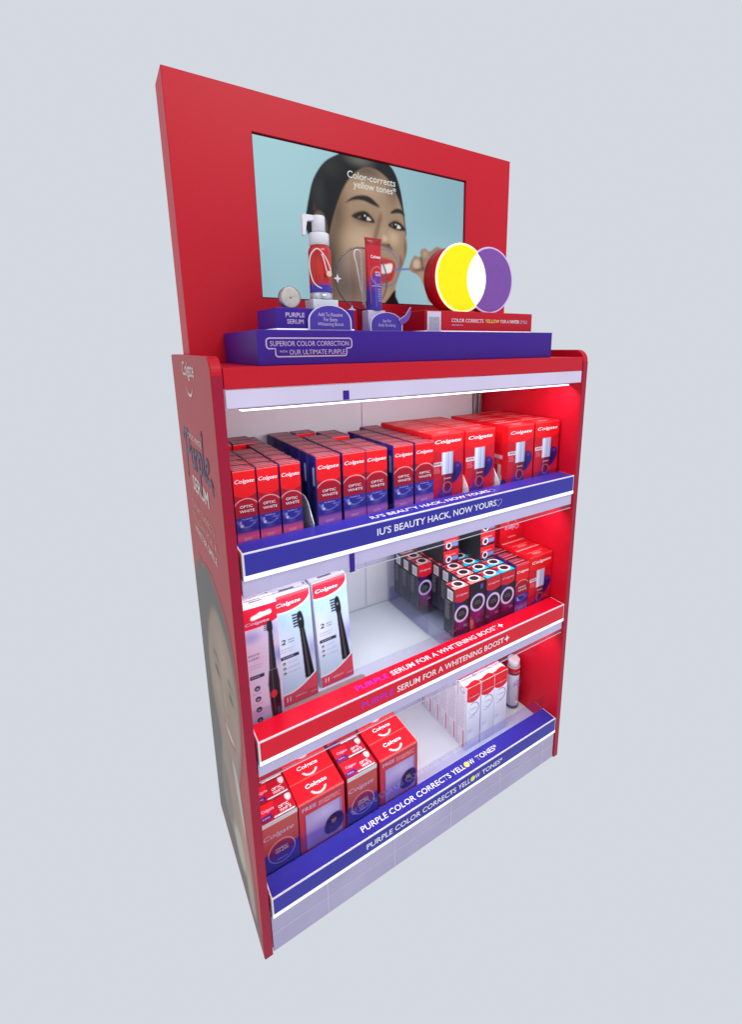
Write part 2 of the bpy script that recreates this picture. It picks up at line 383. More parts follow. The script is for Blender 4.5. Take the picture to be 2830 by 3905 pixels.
# bar lettering on the front and again on the top
FL = (0, 0, 0); UPW = (-math.pi / 2, 0, 0)
def bar_text(b, i, parts, x0, x1, hgt, bold=0.012):
    """parts: [(string, material, start fraction, end fraction)]"""
    zf, zt = FLOOR[i], BTOP[i]
    for s, m, a, e in parts:
        xa, xb = x0 + (x1 - x0) * a, x0 + (x1 - x0) * e
        zc = (zf + 0.0108 + zt - 0.0028) / 2
        lettering(s, m, b, (xa + xb) / 2, BY0 - 0.0013, zc, xb - xa, hgt * (1.18 if ',' in s else 1), bold)
        lettering(s, m, b, (xa + xb) / 2, 0.024, zt + 0.0012, xb - xa, hgt * (1.18 if ',' in s else 1), bold, rot=UPW)
bar_text(b1, 0, [("IU'S BEAUTY HACK, NOW YOURS", INKW, 0, 0.955)], 0.312, 0.682, 0.0165)
bar_text(b2, 1, [('PURPLE', INKMAG, 0, 0.185), ('SERUM FOR A WHITENING BOOST', INKW, 0.205, 0.955)], 0.262, 0.737, 0.0165)
bar_text(b3, 2, [('PURPLE COLOR CORRECTS', INKW, 0, 0.615), ('YELL', INKW, 0.632, 0.727), ('W', INKW, 0.768, 0.806), ("TONES*", INKW, 0.825, 1.0)], 0.265, 0.733, 0.0165)
star = [(math.cos(k * math.pi / 4) * (0.011 if k % 2 == 0 else 0.0042), math.sin(k * math.pi / 4) * (0.011 if k % 2 == 0 else 0.0042)) for k in range(8)]
heart = [(0.012 * 0.0625 * 16 * math.sin(t) ** 3, 0.011 * 0.0625 * (13 * math.cos(t) - 5 * math.cos(2 * t) - 2 * math.cos(3 * t) - math.cos(4 * t))) for t in np.linspace(0, 2 * math.pi, 28)]
for rot, dy, dz in ((FL, BY0 - 0.0013, 0), (UPW, 0.024, 1)):
    for b, i, x, me, m in ((b2, 1, 0.728, flat([star]), INKW), (b1, 0, 0.673, flat(stroke(heart, 0.0012)), INKLILAC), (b3, 2, 0.265 + 0.468 * 0.748, flat([arc(0, 0, 0.0088, 0, 360, 20)[:-1]]), INKYEL)):
        zc = (FLOOR[i] + 0.0108 + BTOP[i] - 0.0028) / 2
        obj('emblem', me, m, b, (x, dy, zc if not dz else BTOP[i] + 0.0012), rot)
# header board with the opening for the screen
HX0, HX1, HY, HYB, HZ1 = 0.0198, 0.9788, 0.3068, 0.391, 1.8988
SX0, SX1, SZ0, SZ1 = 0.1948, 0.8045, 1.4723, 1.8154
def header():
    bm = bmesh.new(); z0 = ZT + 0.0003
    O = [(HX0, z0), (HX1, z0), (HX1, HZ1), (HX0, HZ1)]; I = [(SX0 - .003, SZ0 - .003), (SX1 + .003, SZ0 - .003), (SX1 + .003, SZ1 + .003), (SX0 - .003, SZ1 + .003)]
    of = [bm.verts.new((x, HY, z)) for x, z in O]; ob = [bm.verts.new((x, HYB, z)) for x, z in O]
    fi = [bm.verts.new((x, HY, z)) for x, z in I]; ib = [bm.verts.new((x, HY + 0.014, z)) for x, z in I]
    for k in range(4):
        j = (k + 1) % 4
        bm.faces.new((of[k], of[j], fi[j], fi[k])); bm.faces.new((fi[k], fi[j], ib[j], ib[k])); bm.faces.new((of[j], of[k], ob[k], ob[j]))
    bm.faces.new(list(reversed(ob))); bm.faces.new(ib)
    bmesh.ops.recalc_face_normals(bm, faces=bm.faces)
    es = [e for e in bm.edges if e.verts[0] in of and e.verts[1] in of or (e.verts[0] in of and e.verts[1] in ob) or (e.verts[1] in of and e.verts[0] in ob)]
    bmesh.ops.bevel(bm, geom=es, offset=0.0012, segments=2, affect='EDGES', profile=0.5)
    return mesh_from(bm, 'header_board')
obj('header_board', header(), RED, stand)
screen = obj('screen', box(SX0 - .0025, SX1 + .0025, HY + 0.0075, HY + 0.0135, SZ0 - .0025, SZ1 + .0025, 0.0005), BLACK, stand)
# ---- picture on the screen
def paint_screen():
    c = Canvas(0.61, 0.343, 381, 215, (146, 186, 197))
    c.ell(0.05, 0.85, 0.7, 0.9, (164, 204, 212), 0.9, soft=1.0); c.ell(1.0, 0.9, 0.45, 0.8, (132, 170, 184), 0.8, soft=1.0); c.ell(0.85, 0.25, 0.3, 0.4, (158, 194, 204), 0.8, soft=1.0)
    hair = [(.188,.512),(.196,.586),(.209,.681),(.225,.777),(.250,.86),(.286,.934),(.335,.99),(.384,1.03),(.443,1.06),(.518,1.06),(.585,1.0),(.616,.943),(.639,.848),(.653,.738),(.663,.625),(.669,.52),(.644,.5),(.6,.45),(.452,.4),(.34,.3),(.30,.2),(.29,-.03),(.261,-.03),(.255,.214),(.228,.383),(.199,.441)]
    c.poly(hair, (20, 20, 22), 0.6)
    hm = c.polymask(hair, 1)
    c.ell(.44, .99, .1, .07, (120, 118, 112), .6, soft=1.0, clip=hm); c.ell(.25, .72, .05, .2, (48, 52, 52), .7, soft=1.0, clip=hm); c.ell(.3, .9, .08, .1, (44, 44, 46), .7, soft=1.0, clip=hm)
    c.poly([(.227,.572),(.248,.608),(.272,.582),(.284,.5),(.274,.412),(.251,.44),(.232,.51)], (104, 82, 68), 1.2, .9)
    c.poly([(.225,.60),(.23,.66),(.24,.60)], (60, 50, 46), 1.0, .8)
    face = [(.300,.502),(.316,.589),(.338,.689),(.364,.785),(.396,.862),(.436,.92),(.476,.95),(.525,.945),(.576,.90),(.612,.82),(.640,.736),(.658,.624),(.667,.52),(.674,.438),(.665,.353),(.644,.271),(.625,.196),(.611,.128),(.597,.065),(.547,-.01),(.498,-.06),(.41,-.06),(.289,-.05),(.286,.107),(.285,.24),(.284,.371)]
    c.poly(face, (158, 131, 107), 1.1)
    fm = c.polymask(face, 1.2)
    def sh(x, y, rx, ry, rgb, a): c.ell(x, y, rx, ry, rgb, a, soft=1.0, clip=fm)
    sh(.29, .25, .09, .5, (56, 44, 38), .95); sh(.33, .62, .07, .35, (92, 72, 58), .8); sh(.36, .10, .14, .22, (96, 76, 62), .85)
    sh(.46, .93, .16, .13, (84, 68, 58), .85); sh(.60, .85, .06, .2, (100, 80, 66), .7)
    sh(.47, .80, .12, .13, (180, 152, 127), .85); sh(.44, .44, .13, .17, (192, 165, 138), .95); sh(.60, .49, .055, .10, (194, 167, 140), .95)
    sh(.55, .50, .035, .16, (176, 148, 122), .8); sh(.545, .66, .03, .09, (172, 144, 118), .7); sh(.50, .22, .10, .12, (158, 130, 104), .6)
    sh(.665, .42, .02, .14, (112, 86, 68), .8); sh(.645, .30, .022, .1, (120, 90, 70), .7); sh(.56, .07, .07, .08, (168, 140, 116), .8)
    sh(.452, .60, .085, .075, (112, 86, 70), .75); sh(.615, .585, .05, .065, (112, 86, 70), .75)
    c.poly([(.535,.66),(.515,.56),(.497,.46),(.512,.45),(.528,.54),(.545,.63)], (104, 80, 62), 2.4, .8)
    c.poly([(.500,.462),(.527,.438),(.556,.445),(.582,.437),(.598,.398),(.559,.414),(.523,.424)], (92, 66, 52), 1.6, .85)
    c.ell(.522, .441, .012, .014, (52, 36, 30), .9, soft=.8); c.ell(.577, .436, .010, .012, (52, 36, 30), .9, soft=.8)
    c.ell(.557, .478, .022, .04, (206, 180, 154), .9, soft=1.0); c.poly([(.632,.37),(.642,.33),(.638,.28),(.630,.26),(.634,.31)], (104, 72, 56), 1.4, .8)
    c.poly([(.37,.688),(.404,.735),(.449,.758),(.491,.751),(.534,.696),(.5,.703),(.453,.722),(.407,.714)], (34, 26, 24), 1.0, 1)
    c.poly([(.586,.664),(.611,.703),(.643,.704),(.663,.665),(.632,.676)], (34, 26, 24), .9, 1)
    c.poly([(.396,.605),(.436,.645),(.474,.645),(.508,.584),(.47,.579),(.428,.586)], (34, 24, 22), 1.0)
    c.poly([(.574,.578),(.61,.616),(.646,.60),(.665,.556),(.618,.553)], (34, 24, 22), 1.0)
    c.poly([(.424,.602),(.440,.614),(.436,.598)], (130, 118, 110), .7, .7); c.poly([(.467,.614),(.481,.609),(.490,.594),(.470,.591)], (206, 202, 198), .5)
    c.poly([(.590,.582),(.600,.594),(.598,.575)], (140, 130, 124), .7, .7); c.poly([(.619,.592),(.635,.584),(.640,.568),(.620,.565)], (216, 212, 208), .5)
    c.ell(.455, .611, .014, .026, (20, 14, 14)); c.ell(.610, .583, .012, .022, (20, 14, 14))
    c.ell(.459, .62, .004, .007, (210, 210, 210)); c.ell(.613, .591, .0035, .006, (210, 210, 210))
    c.poly([(.51,.325),(.55,.336),(.596,.322),(.610,.284),(.595,.187),(.565,.155),(.50,.145),(.47,.22)], (182, 52, 56), 1.0)
    c.poly([(.49,.27),(.525,.286),(.554,.288),(.592,.298),(.588,.240),(.558,.222),(.525,.22),(.49,.23)], (232, 228, 226), .8)
    for x in (.51, .535, .558, .577): c.rect(x, x + .0012, .225, .29, (168, 156, 156), .6)
    c.ring(.553, .262, .047, .003, (106, 108, 176), .9)
    c.poly([(.535,-.03),(.569,.03),(.607,.103),(.611,.054),(.626,.004),(.626,-.04),(.534,-.05)], (30, 20, 22), .9)
    c.poly([(.60,.264),(.695,.280),(.695,.266),(.60,.250)], (104, 112, 170), .5, smooth=False)
    hand = [(.686,.265),(.697,.334),(.717,.379),(.745,.372),(.750,.427),(.776,.443),(.802,.425),(.85,.468),(.9,.40),(.88,.167),(.805,.019),(.777,.119),(.74,.222)]
    c.poly(hand, (150, 120, 100), 1.0); hmk = c.polymask(hand, 1)
    c.ell(.73, .33, .03, .05, (186, 158, 136), .9, soft=1.0, clip=hmk); c.ell(.775, .40, .03, .05, (178, 150, 128), .9, soft=1.0, clip=hmk); c.ell(.75, .22, .04, .07, (176, 148, 126), .8, soft=1.0, clip=hmk)
    c.poly([(.745,.372),(.752,.33),(.760,.27),(.766,.27),(.758,.36)], (84, 60, 50), 1.2, .8); c.poly([(.70,.268),(.74,.276),(.77,.30),(.77,.285),(.74,.262)], (78, 56, 46), 1.2, .85)
    c.poly([(.706,.313),(.717,.345),(.738,.339),(.744,.305),(.735,.285),(.713,.285)], (198, 174, 156), 1.0, .8)
    return c
pic = obj('picture', paint_screen().mesh('picture', x0=0, z0=0), SCREEN, screen, (SX0, HY + 0.0070, SZ0))
INKSCR = mat('screen_white', (0, 0, 0), 0.4, emit=0.85, emit_rgb=(226, 228, 222))
lettering('Color-corrects', INKSCR, screen, SX0 + .61 * .497, HY + 0.0064, SZ0 + .343 * .882, .61 * .232, .0165, .008)
lettering('yellow tones*', INKSCR, screen, SX0 + .61 * .512, HY + 0.0064, SZ0 + .343 * .818, .61 * .208, .0225, .008)
# ---- print on the left side panel (plane x = 0, read towards +x: right hand is -y)
def paint_side():
    """u: 0 at the rear edge .. 1 at the front edge; v from z = 0.02 to 0.87"""
    c = Canvas(0.43, 0.85, 174, 340, (184, 58, 60))  # ground repeats the glare-dulled wrap colour
    def q(L): return [((0.4344 - y) / 0.43, (z - 0.02) / 0.85) for y, z in L]
    head = q([(.46,.60),(.46,.72),(.40,.80),(.36,.835),(.325,.855),(.29,.845),(.24,.868),(.19,.860),(.15,.848),(.094,.824),(.05,.785),(.027,.70),(.030,.62),(.042,.55),(.075,.45),(.105,.40),(.10,.33),(.08,.28),(.05,.2),(.04,.1),(.04,-.02),(.46,-.02)])
    c.poly(head, (98, 93, 80), 1.5); hm = c.polymask(head, 1.5)
    c.ell(.35, .93, .4, .13, (94, 92, 80), .9, soft=1.0, clip=hm)
    fc = q([(.235,.76),(.29,.70),(.33,.62),(.345,.55),(.33,.46),(.28,.38),(.30,.30),(.33,.20),(.30,.12),(.10,.12),(.08,.25),(.10,.36),(.09,.42),(.055,.50),(.035,.58),(.032,.66),(.055,.73),(.11,.775),(.17,.79)])
    c.poly(fc, (164, 138, 116), 3); fm = c.polymask(fc, 2)
    def e(y, z, ry, rz, rgb, a):
        c.ell((.4344 - y) / .43, (z - .02) / .85, ry / .43, rz / .85, rgb, a, soft=1.0, clip=fm)
    e(.15, .68, .10, .10, (182, 156, 132), .9); e(.26, .54, .08, .09, (178, 150, 126), .9); e(.07, .56, .04, .08, (176, 148, 126), .8); e(.30, .42, .08, .12, (146, 122, 104), .8); e(.15, .38, .10, .05, (138, 116, 100), .8)
    e(.235, .605, .05, .03, (150, 122, 106), .7); e(.095, .622, .04, .03, (150, 122, 106), .7); e(.17, .57, .02, .10, (184, 158, 136), .9); e(.20, .55, .015, .08, (158, 130, 112), .6)
    c.poly(q([(.275,.625),(.24,.652),(.20,.640),(.195,.632),(.24,.640)]), (84, 70, 62), 1.5, .9); c.poly(q([(.125,.645),(.095,.66),(.065,.645),(.095,.650)]), (84, 70, 62), 1.5, .9)
    c.poly(q([(.262,.600),(.235,.612),(.205,.598),(.235,.592)]), (72, 58, 52), 1.0, .9); c.poly(q([(.12,.612),(.10,.622),(.075,.612),(.10,.606)]), (72, 58, 52), 1.0, .9)
    c.poly(q([(.195,.535),(.17,.528),(.135,.538),(.165,.522)]), (120, 92, 80), 1.2, .8)
    c.poly(q([(.215,.478),(.17,.492),(.11,.490),(.095,.482),(.13,.462),(.17,.458)]), (178, 96, 92), 1.2); c.poly(q([(.200,.479),(.16,.486),(.11,.485),(.15,.472)]), (228, 216, 204), 1.0)
    # white collar and lower print patches
    c.poly(q([(.16,.40),(.12,.40),(.09,.33),(.085,.26),(.10,.24),(.12,.30)]), (206, 200, 184), 2.5, .9)
    c.poly(q([(.13,.27),(.09,.27),(.06,.20),(.06,.10),(.10,.10),(.13,.18)]), (198, 140, 122), 4, .9)
    c.poly(q([(.22,.16),(.15,.19),(.12,.12),(.16,.08),(.21,.10)]), (204, 192, 172), 3, .8); c.poly(q([(.12,.12),(.07,.14),(.05,.06),(.10,.04)]), (190, 170, 150), 3, .8)
    c.poly(q([(.34,.28),(.24,.28),(.22,.16),(.30,.12)]), (118, 108, 94), 4, .7)
    return c, hm
# only the portrait is printed; around it the panel itself shows
pc, pk = paint_side()
obj('portrait_print', pc.mesh('portrait_print', 'left', x0=0, z0=0, keep=pk), PRINTMATT, spl, (-0.0013, 0.4344, 0.02))
LFT = (0, 0, -math.pi / 2)
def side_text(s, m, ya, yb, zc, h, bold=0.01, shear=0.0, name='lettering'):
    return lettering(s, m, spl, 0, 0, 0, abs(ya - yb), h, bold, shear, LFT, name, pos=(-0.0017, (ya + yb) / 2, zc))
side_text('Colgate', INKSIDE, 0.284, 0.150, 1.310, 0.040, 0.012)
sm = flat(stroke(arc(0, 0.022, 0.040, 205, 335, 14, 0.030), [0.001 + 0.005 * math.sin(math.pi * k / 14) for k in range(15)]))
obj('smile_mark', sm, INKSIDE, spl, (-0.0017, 0.218, 1.268), LFT)
side_text('OPTIC WHITE', INKSIDE, 0.300, 0.150, 1.166, 0.013)
side_text('SERUM', INKSIDE, 0.300, 0.125, 1.057, 0.036, 0.02)
side_text('COLOR CORRECTS', INKPEACH, 0.345, 0.096, 0.998, 0.018, 0.004)
side_text('YELLOW FOR A', INKPEACH, 0.345, 0.085, 0.966, 0.018, 0.004)
side_text('WHITER SMILE', INKSIDE, 0.335, 0.097, 0.934, 0.018, 0.006)
# brush script word "Purple" as rounded strokes (x to the right, z up)
def script():
    S = [[(.000,.052),(.018,.070),(.030,.064),(.018,.048)], [(.022,.072),(.020,.030),(.010,-.040)], [(.020,.060),(.050,.074),(.068,.056),(.056,.030),(.024,.022)],
         [(.085,.040),(.082,.010),(.094,-.002),(.110,.010),(.114,.040)], [(.114,.040),(.114,.006),(.122,-.002)],
         [(.132,.040),(.132,-.002)], [(.133,.022),(.146,.040),(.158,.036)], [(.170,.040),(.168,-.046)], [(.169,.026),(.186,.042),(.200,.028),(.192,.004),(.170,.006)],
         [(.228,.092),(.222,.050),(.220,.010),(.228,-.002),(.238,.004)], [(.246,.016),(.268,.030),(.266,.042),(.250,.040),(.244,.018),(.256,-.002),(.280,.006),(.296,.000)]]
    bm = bmesh.new()
    for k, L in enumerate(S):
        P = []
        for i in range(len(L) - 1):
            p0, p1, p2, p3 = [np.array(L[min(max(j, 0), len(L) - 1)]) for j in (i - 1, i, i + 1, i + 2)]
            for t in np.linspace(0, 1, 7, endpoint=i == len(L) - 2): P.append(tuple(0.5 * ((2 * p1) + (-p0 + p2) * t + (2 * p0 - 5 * p1 + 4 * p2 - p3) * t * t + (-p0 + 3 * p1 - 3 * p2 + p3) * t ** 3)))
        for q in stroke(P, 0.0125): bm.faces.new([bm.verts.new((p[0], -0.00004 * k, p[1])) for p in q])
        for e in (P[0], P[-1]): bm.faces.new([bm.verts.new((e[0] + 0.00625 * math.cos(a), -0.00004 * k, e[1] + 0.00625 * math.sin(a))) for a in np.linspace(0, 2 * math.pi, 12, endpoint=False)])
    for f in bm.faces:
        f.normal_update()
        if f.normal.y > 0: f.normal_flip()
    return mesh_from(bm, 'script')
obj('script_word', script(), INKDP, spl, (-0.0017, 0.365, 1.100), LFT)
obj('splash_mark', flat([arc(0, 0, 0.013, 0, 360, 14)[:-1], arc(0.277, -0.078, 0.008, 0, 360, 12)[:-1]]), INKDP, spl, (-0.0017, 0.350, 1.165), LFT)

# ================================================================== ON TOP OF THE STAND
ZTR0, ZTR = ZT + 0.0004, 1.3882
tray = thing('display_tray', 'long deep purple display tray resting on top of the red stand', 'tray', (0.502, 0.18, ZTR0))
obj('tray_body', box(-0.4055, 0.4055, 0.0518 - 0.18, 0.3060 - 0.18, 0, ZTR - ZTR0, 0.0012, 2), PURPLE, tray)
ty = 0.0518 - 0.18 - 0.0006
def rrect(x0, x1, z0, z1, r, n=5):
    return [p for cx, cz, a in ((x1 - r, z1 - r, 0), (x0 + r, z1 - r, 90), (x0 + r, z0 + r, 180), (x1 - r, z0 + r, 270)) for p in arc(cx, cz, r, a, a + 90, n)]
a0, a1, zz1, zm, zz0 = 0.113 - .502, 0.291 - .502, 0.0498, 0.0305, 0.0155
fr = arc(a1 - .006, zz1 - .006, .006, 90, 0, 5) + arc(a1 - .006, zm + .006, .006, 0, -90, 5) + [(a1 - .012, zm)] + arc(a1 - .017, zz0 + .005, .005, 0, -90, 5) + arc(a0 + .022, zz0 + .005, .005, 270, 180, 5) + [(a0 + .017, zm)] + arc(a0 + .006, zm + .006, .006, 270, 180, 5) + arc(a0 + .006, zz1 - .006, .006, 180, 90, 5)
fr = fr + [fr[0]]
obj('outline', flat(stroke(fr, 0.0026)), INKLILAC, tray, (0, ty, 0))
lettering('SUPERIOR COLOR CORRECTION', INKLILAC, tray, (a0 + a1) / 2, ty, 0.0398, 0.164, 0.0095, 0.004)
lettering('OUR ULTIMATE PURPLE', INKLILAC, tray, (a0 + a1) / 2 + .014, ty, 0.0236, 0.118, 0.0092, 0.004)
lettering('WITH', INKLILAC, tray, (a0 + a1) / 2 - .057, ty, 0.0250, 0.015, 0.0042, 0.004)

zt = ZTR + 0.0003
pl = thing('product_plinth', 'small purple plinth lettered purple serum standing on the long tray', 'plinth', (0.2285, 0.14, zt))
obj('plinth_body', box(-0.0845, 0.0845, -0.06, 0.06, 0.0035, 0.0425, 0.0012, 2), PURPLE, pl)
obj('lit_base', box(-0.084, 0.084, -0.0605, 0.058, 0, 0.0033, 0.0004), GLOWWHITE, pl)
lettering('PURPLE', INKLILAC, pl, -0.0455, -0.0606, 0.029, 0.039, 0.0088, 0.02)
lettering('SERUM', INKLILAC, pl, -0.0455, -0.0606, 0.0165, 0.034, 0.0088, 0.02)

rp = thing('product_plinth', 'long red plinth lettered color corrects yellow under the round light sign', 'plinth', (0.695, 0.15, zt))
obj('plinth_body', box(-0.183, 0.183, -0.05, 0.05, 0.0035, 0.0505, 0.0015, 2), RED, rp)
obj('lit_base', box(-0.181, 0.178, -0.0505, 0.048, 0, 0.0033, 0.0004), GLOWWHITE, rp)
for s, m, x, w in (('COLOR CORRECTS', INKW, -0.050, 0.105), ('YELLOW', INKYEL, 0.034, 0.050), ('FOR A', INKW, 0.079, 0.030), ('WHITER', INKW, 0.115, 0.036), ('SMILE', INKLILAC, 0.150, 0.027)):
    lettering(s, m, rp, x, -0.0506, 0.0285, w, 0.0085, 0.014 if s == 'WHITER' else 0.002)
obj('rule_mark', flat([[(-0.102, 0.0165), (-0.066, 0.0165), (-0.066, 0.0180), (-0.102, 0.0180)]]), INKLILAC, rp, (0, -0.0506, 0))
cd = thing('info_card', 'blank white card leaning on the left end of the red plinth', 'card', (0.5365, 0.0965, zt))
obj('card_sheet', box(-0.0205, 0.0205, -0.0006, 0.0006, 0, 0.0475, 0.0002), mat('card_paper', (222, 214, 232), 0.5), cd)
obj('scan_patch', box(-0.0155, 0.0155, -0.0010, -0.0007, 0.004, 0.035, 0.0001), mat('card_grey', (176, 170, 190), 0.5, mottle=0.12, scale=240), cd)

def arch_sign(name, label, x, y, w, h, lines, leaf=False):
    t = thing(name, label, 'sign', (x, y, zt))
    hw = w / 2
    pts = [(-hw, 0)] + [(-hw * math.cos(math.radians(a)), 0.35 * h + 0.65 * h * math.sin(math.radians(a))) for a in range(0, 181, 9)] + [(hw, 0)]
    pin = [(p[0] * 0.935, 0.0018 + p[1] * 0.93) for p in pts]
    obj('sign_board', prism(pts, 'y', 0, 0.003), mat('arch_edge_white', (232, 222, 240), 0.4), t)
    obj('sign_face', prism(pin, 'y', -0.0006, -0.0001), mat('arch_violet', (72, 48, 168), 0.3), t)
    for s, z, ww, hh in lines: lettering(s, INKLILAC, t, 0, -0.0010, z, ww, hh, 0.008)
    if leaf:
        L = [(hw - .012, .024), (hw - .004, .030), (hw + .006, .036), (hw + .014, .046), (hw + .020, .053), (hw + .021, .040), (hw + .016, .028), (hw + .006, .019), (hw - .006, .016)]
        l = obj('leaf_mark', prism([tuple(p) for p in catmull(L, 4)], 'y', -0.0024, -0.0008), mat('leaf_violet', (112, 74, 178), 0.3), t)
        obj('leaf_rim', flat(stroke([tuple(p) for p in catmull(L, 4)[:18]], 0.0016)), INKLILAC, l, (0, -0.0027, 0))
    return t
arch_sign('arched_sign', 'arched purple sign reading add to routine in front of the purple plinth', 0.2555, 0.0735, 0.096, 0.050, (('Add To Routine', .031, .054, .0072), ('For Extra', .0215, .030, .0072), ('Whitening Boost', .0115, .058, .0088)))
arch_sign('arched_sign', 'small arched purple sign with a leaf tip reading use for daily brushing', 0.400, 0.090, 0.084, 0.041, (('Use For', .0225, .022, .0062), ('Daily Brushing', .0125, .044, .0078)), True)

def smooth3(L, n=5):
    L = [np.array(p, float) for p in L]; out = []
    for i in range(len(L) - 1):
        p0, p1, p2, p3 = [L[min(max(j, 0), len(L) - 1)] for j in (i - 1, i, i + 1, i + 2)]
        for t in np.linspace(0, 1, n, endpoint=i == len(L) - 2): out.append(tuple(0.5 * ((2 * p1) + (-p0 + p2) * t + (2 * p0 - 5 * p1 + 4 * p2 - p3) * t * t + (-p0 + 3 * p1 - 3 * p2 + p3) * t ** 3)))
    return out
# round metal button
bt = thing('round_button', 'round silver button standing on the purple plinth beside the pump bottle', 'button', (0.191, 0.13, zt + 0.0427))
obj('button_body', lathe([(0.0212, 0), (0.0222, 0.001), (0.0222, 0.012), (0.0205, 0.014), (0.019, 0.0135)], 32), ALU, bt, (0, 0.004, 0.0224), (math.pi / 2, 0, 0))
obj('button_face', lathe([(0.0195, 0), (0.0195, 0.0008), (0.018, 0.0012)], 32), mat('button_face', (214, 206, 194), 0.4, mottle=0.12, scale=70), bt, (0, -0.0097, 0.0224), (math.pi / 2, 0, 0))
obj('button_mark', flat([[(-.003, .002), (-.001, -.003), (.004, .003), (0, 0)]]), INKDARK, bt, (0, -0.0112, 0.0224))

# pump bottle on its clear block
pb = thing('pump_bottle', 'white pump bottle of red and purple serum on a clear block', 'bottle', (0.258, 0.12, zt + 0.0427 + 0.0205))
bl = thing('clear_block', 'frosted clear block under the pump bottle on the purple plinth', 'block', (0.2585, 0.12, zt + 0.0427))
obj('block_body', box(-0.028, 0.028, -0.022, 0.022, 0, 0.020, 0.001, 2), mat('frosted_acrylic', (226, 232, 240), 0.25, mottle=0.05), bl)
c = Canvas(0.1475, 0.092, 100, 90, (196, 26, 30))
c.fade(.25, -.05, (66, 44, 160)); c.below(lambda x: .16 + 0 * x, (60, 46, 168)); c.ell(.5, .6, .45, .45, (226, 52, 40), .6, soft=1)
for k in range(3): c.rect(.60 + .001, .86, .12 + .0, .125, (240, 160, 160), .5)
c.rect(.62, .88, .16, .165, (240, 170, 165), .6); c.rect(.62, .88, .69, .695, (240, 170, 165), .6); c.rect(.62, .624, .16, .69, (240, 170, 165), .6); c.rect(.876, .88, .16, .69, (240, 170, 165), .6)
bme = c.mesh('bottle_body', 'front')
co = np.empty(len(bme.vertices) * 3, 'f'); bme.vertices.foreach_get('co', co); co = co.reshape(-1, 3)
ang = co[:, 0] / 0.1475 * 2 * math.pi; zz = co[:, 2].copy(); rad = 0.0235 - 0.0055 * np.clip((zz - 0.078) / 0.014, 0, 1) ** 2
co[:, 0] = np.sin(ang) * rad; co[:, 1] = -np.cos(ang) * rad; bme.vertices.foreach_set('co', co.ravel())
for f in bme.polygons: f.use_smooth = True
obj('bottle_body', bme, print_mat('bottle_print', 0.12, coat=0.6), pb, (0, 0, 0.0135))
obj('bottle_foot', lathe([(0.0225, 0), (0.0235, 0.001), (0.0235, 0.0134)], 28), mat('foot_silver', (206, 206, 216), 0.18, metal=0.5, mottle=0.4, scale=90), pb)
obj('pump_collar', lathe([(0.0185, 0.1056), (0.0205, 0.106), (0.0205, 0.127), (0.0195, 0.129), (0.012, 0.1295), (0.012, 0.132)], 28), WHITE, pb)
obj('pump_head', lathe([(0.0135, 0.1322), (0.0135, 0.160), (0.0125, 0.162)], 24), WHITE, pb)
obj('spout', prism([(-0.036, 0.122), (-0.031, 0.122), (-0.0255, 0.150), (-0.012, 0.152), (-0.012, 0.162), (-0.034, 0.162), (-0.036, 0.158)], 'y', -0.005, 0.005, 0.001), WHITE, pb)
rb = obj('ribbon', tube(smooth3([(-0.010, -0.027, 0.020), (-0.026, -0.026, 0.030), (-0.033, -0.024, 0.055), (-0.031, -0.024, 0.080), (-0.020, -0.026, 0.094), (-0.010, -0.0275, 0.092), (0.002, -0.029, 0.076), (0.009, -0.029, 0.060), (0.010, -0.029, 0.052), (0.005, -0.029, 0.049), (0.001, -0.029, 0.056), (-0.003, -0.029, 0.072), (-0.008, -0.028, 0.086)]), 0.0013, 8), mat('ribbon_white', (240, 226, 226), 0.3), pb)
obj('ribbon_seal', lathe([(0.006, 0), (0.006, 0.0015), (0.003, 0.002)], 16), mat('seal_gold', (236, 210, 180), 0.3), rb, (0.005, -0.0315, 0.048), (math.pi / 2, 0, 0))

# clear disc with loop, behind the tube
dc = thing('clear_disc', 'large clear acrylic disc standing behind the toothpaste tube', 'disc', (0.381, 0.165, zt))
ringpts = [(0.067 * math.cos(t), 0, 0.1185 + 0.067 * math.sin(t)) for t in np.linspace(0, 2 * math.pi, 56, endpoint=False)]
obj('disc_pane', prism([(p[0] * .985, 0.1185 + (p[2] - .1185) * .985) for p in ringpts], 'y', -0.0012, 0.0012), CLEAR, dc)
obj('disc_rim', tube(ringpts, 0.0022, 8, True), clear_mat('rim_acrylic', (206, 200, 206), 2.3, 0.06), dc)
obj('disc_foot', box(-0.012, 0.012, -0.008, 0.008, 0, 0.052, 0.001), clear_mat('foot_acrylic', (210, 190, 205), 1.6), dc)
lo = obj('wire_loop', tube(smooth3([(0.006, -0.004, 0.052), (-0.006, -0.004, 0.10), (-0.015, -0.004, 0.145), (-0.021, -0.004, 0.168), (-0.017, -0.004, 0.178), (-0.008, -0.004, 0.177), (-0.003, -0.004, 0.165), (-0.002, -0.004, 0.11), (0.000, -0.004, 0.06)]), 0.0021, 8), mat('loop_pale', (250, 242, 240), 0.3), dc)
for k, (x, z) in enumerate(((-0.064, 0.115), (-0.030, 0.050))):
    obj('sparkle', prism([(x + p[0] * .9, z + p[1] * .9) for p in star], 'y', -0.0045, -0.0035), mat('sparkle_white', (244, 238, 244), 0.3), dc)

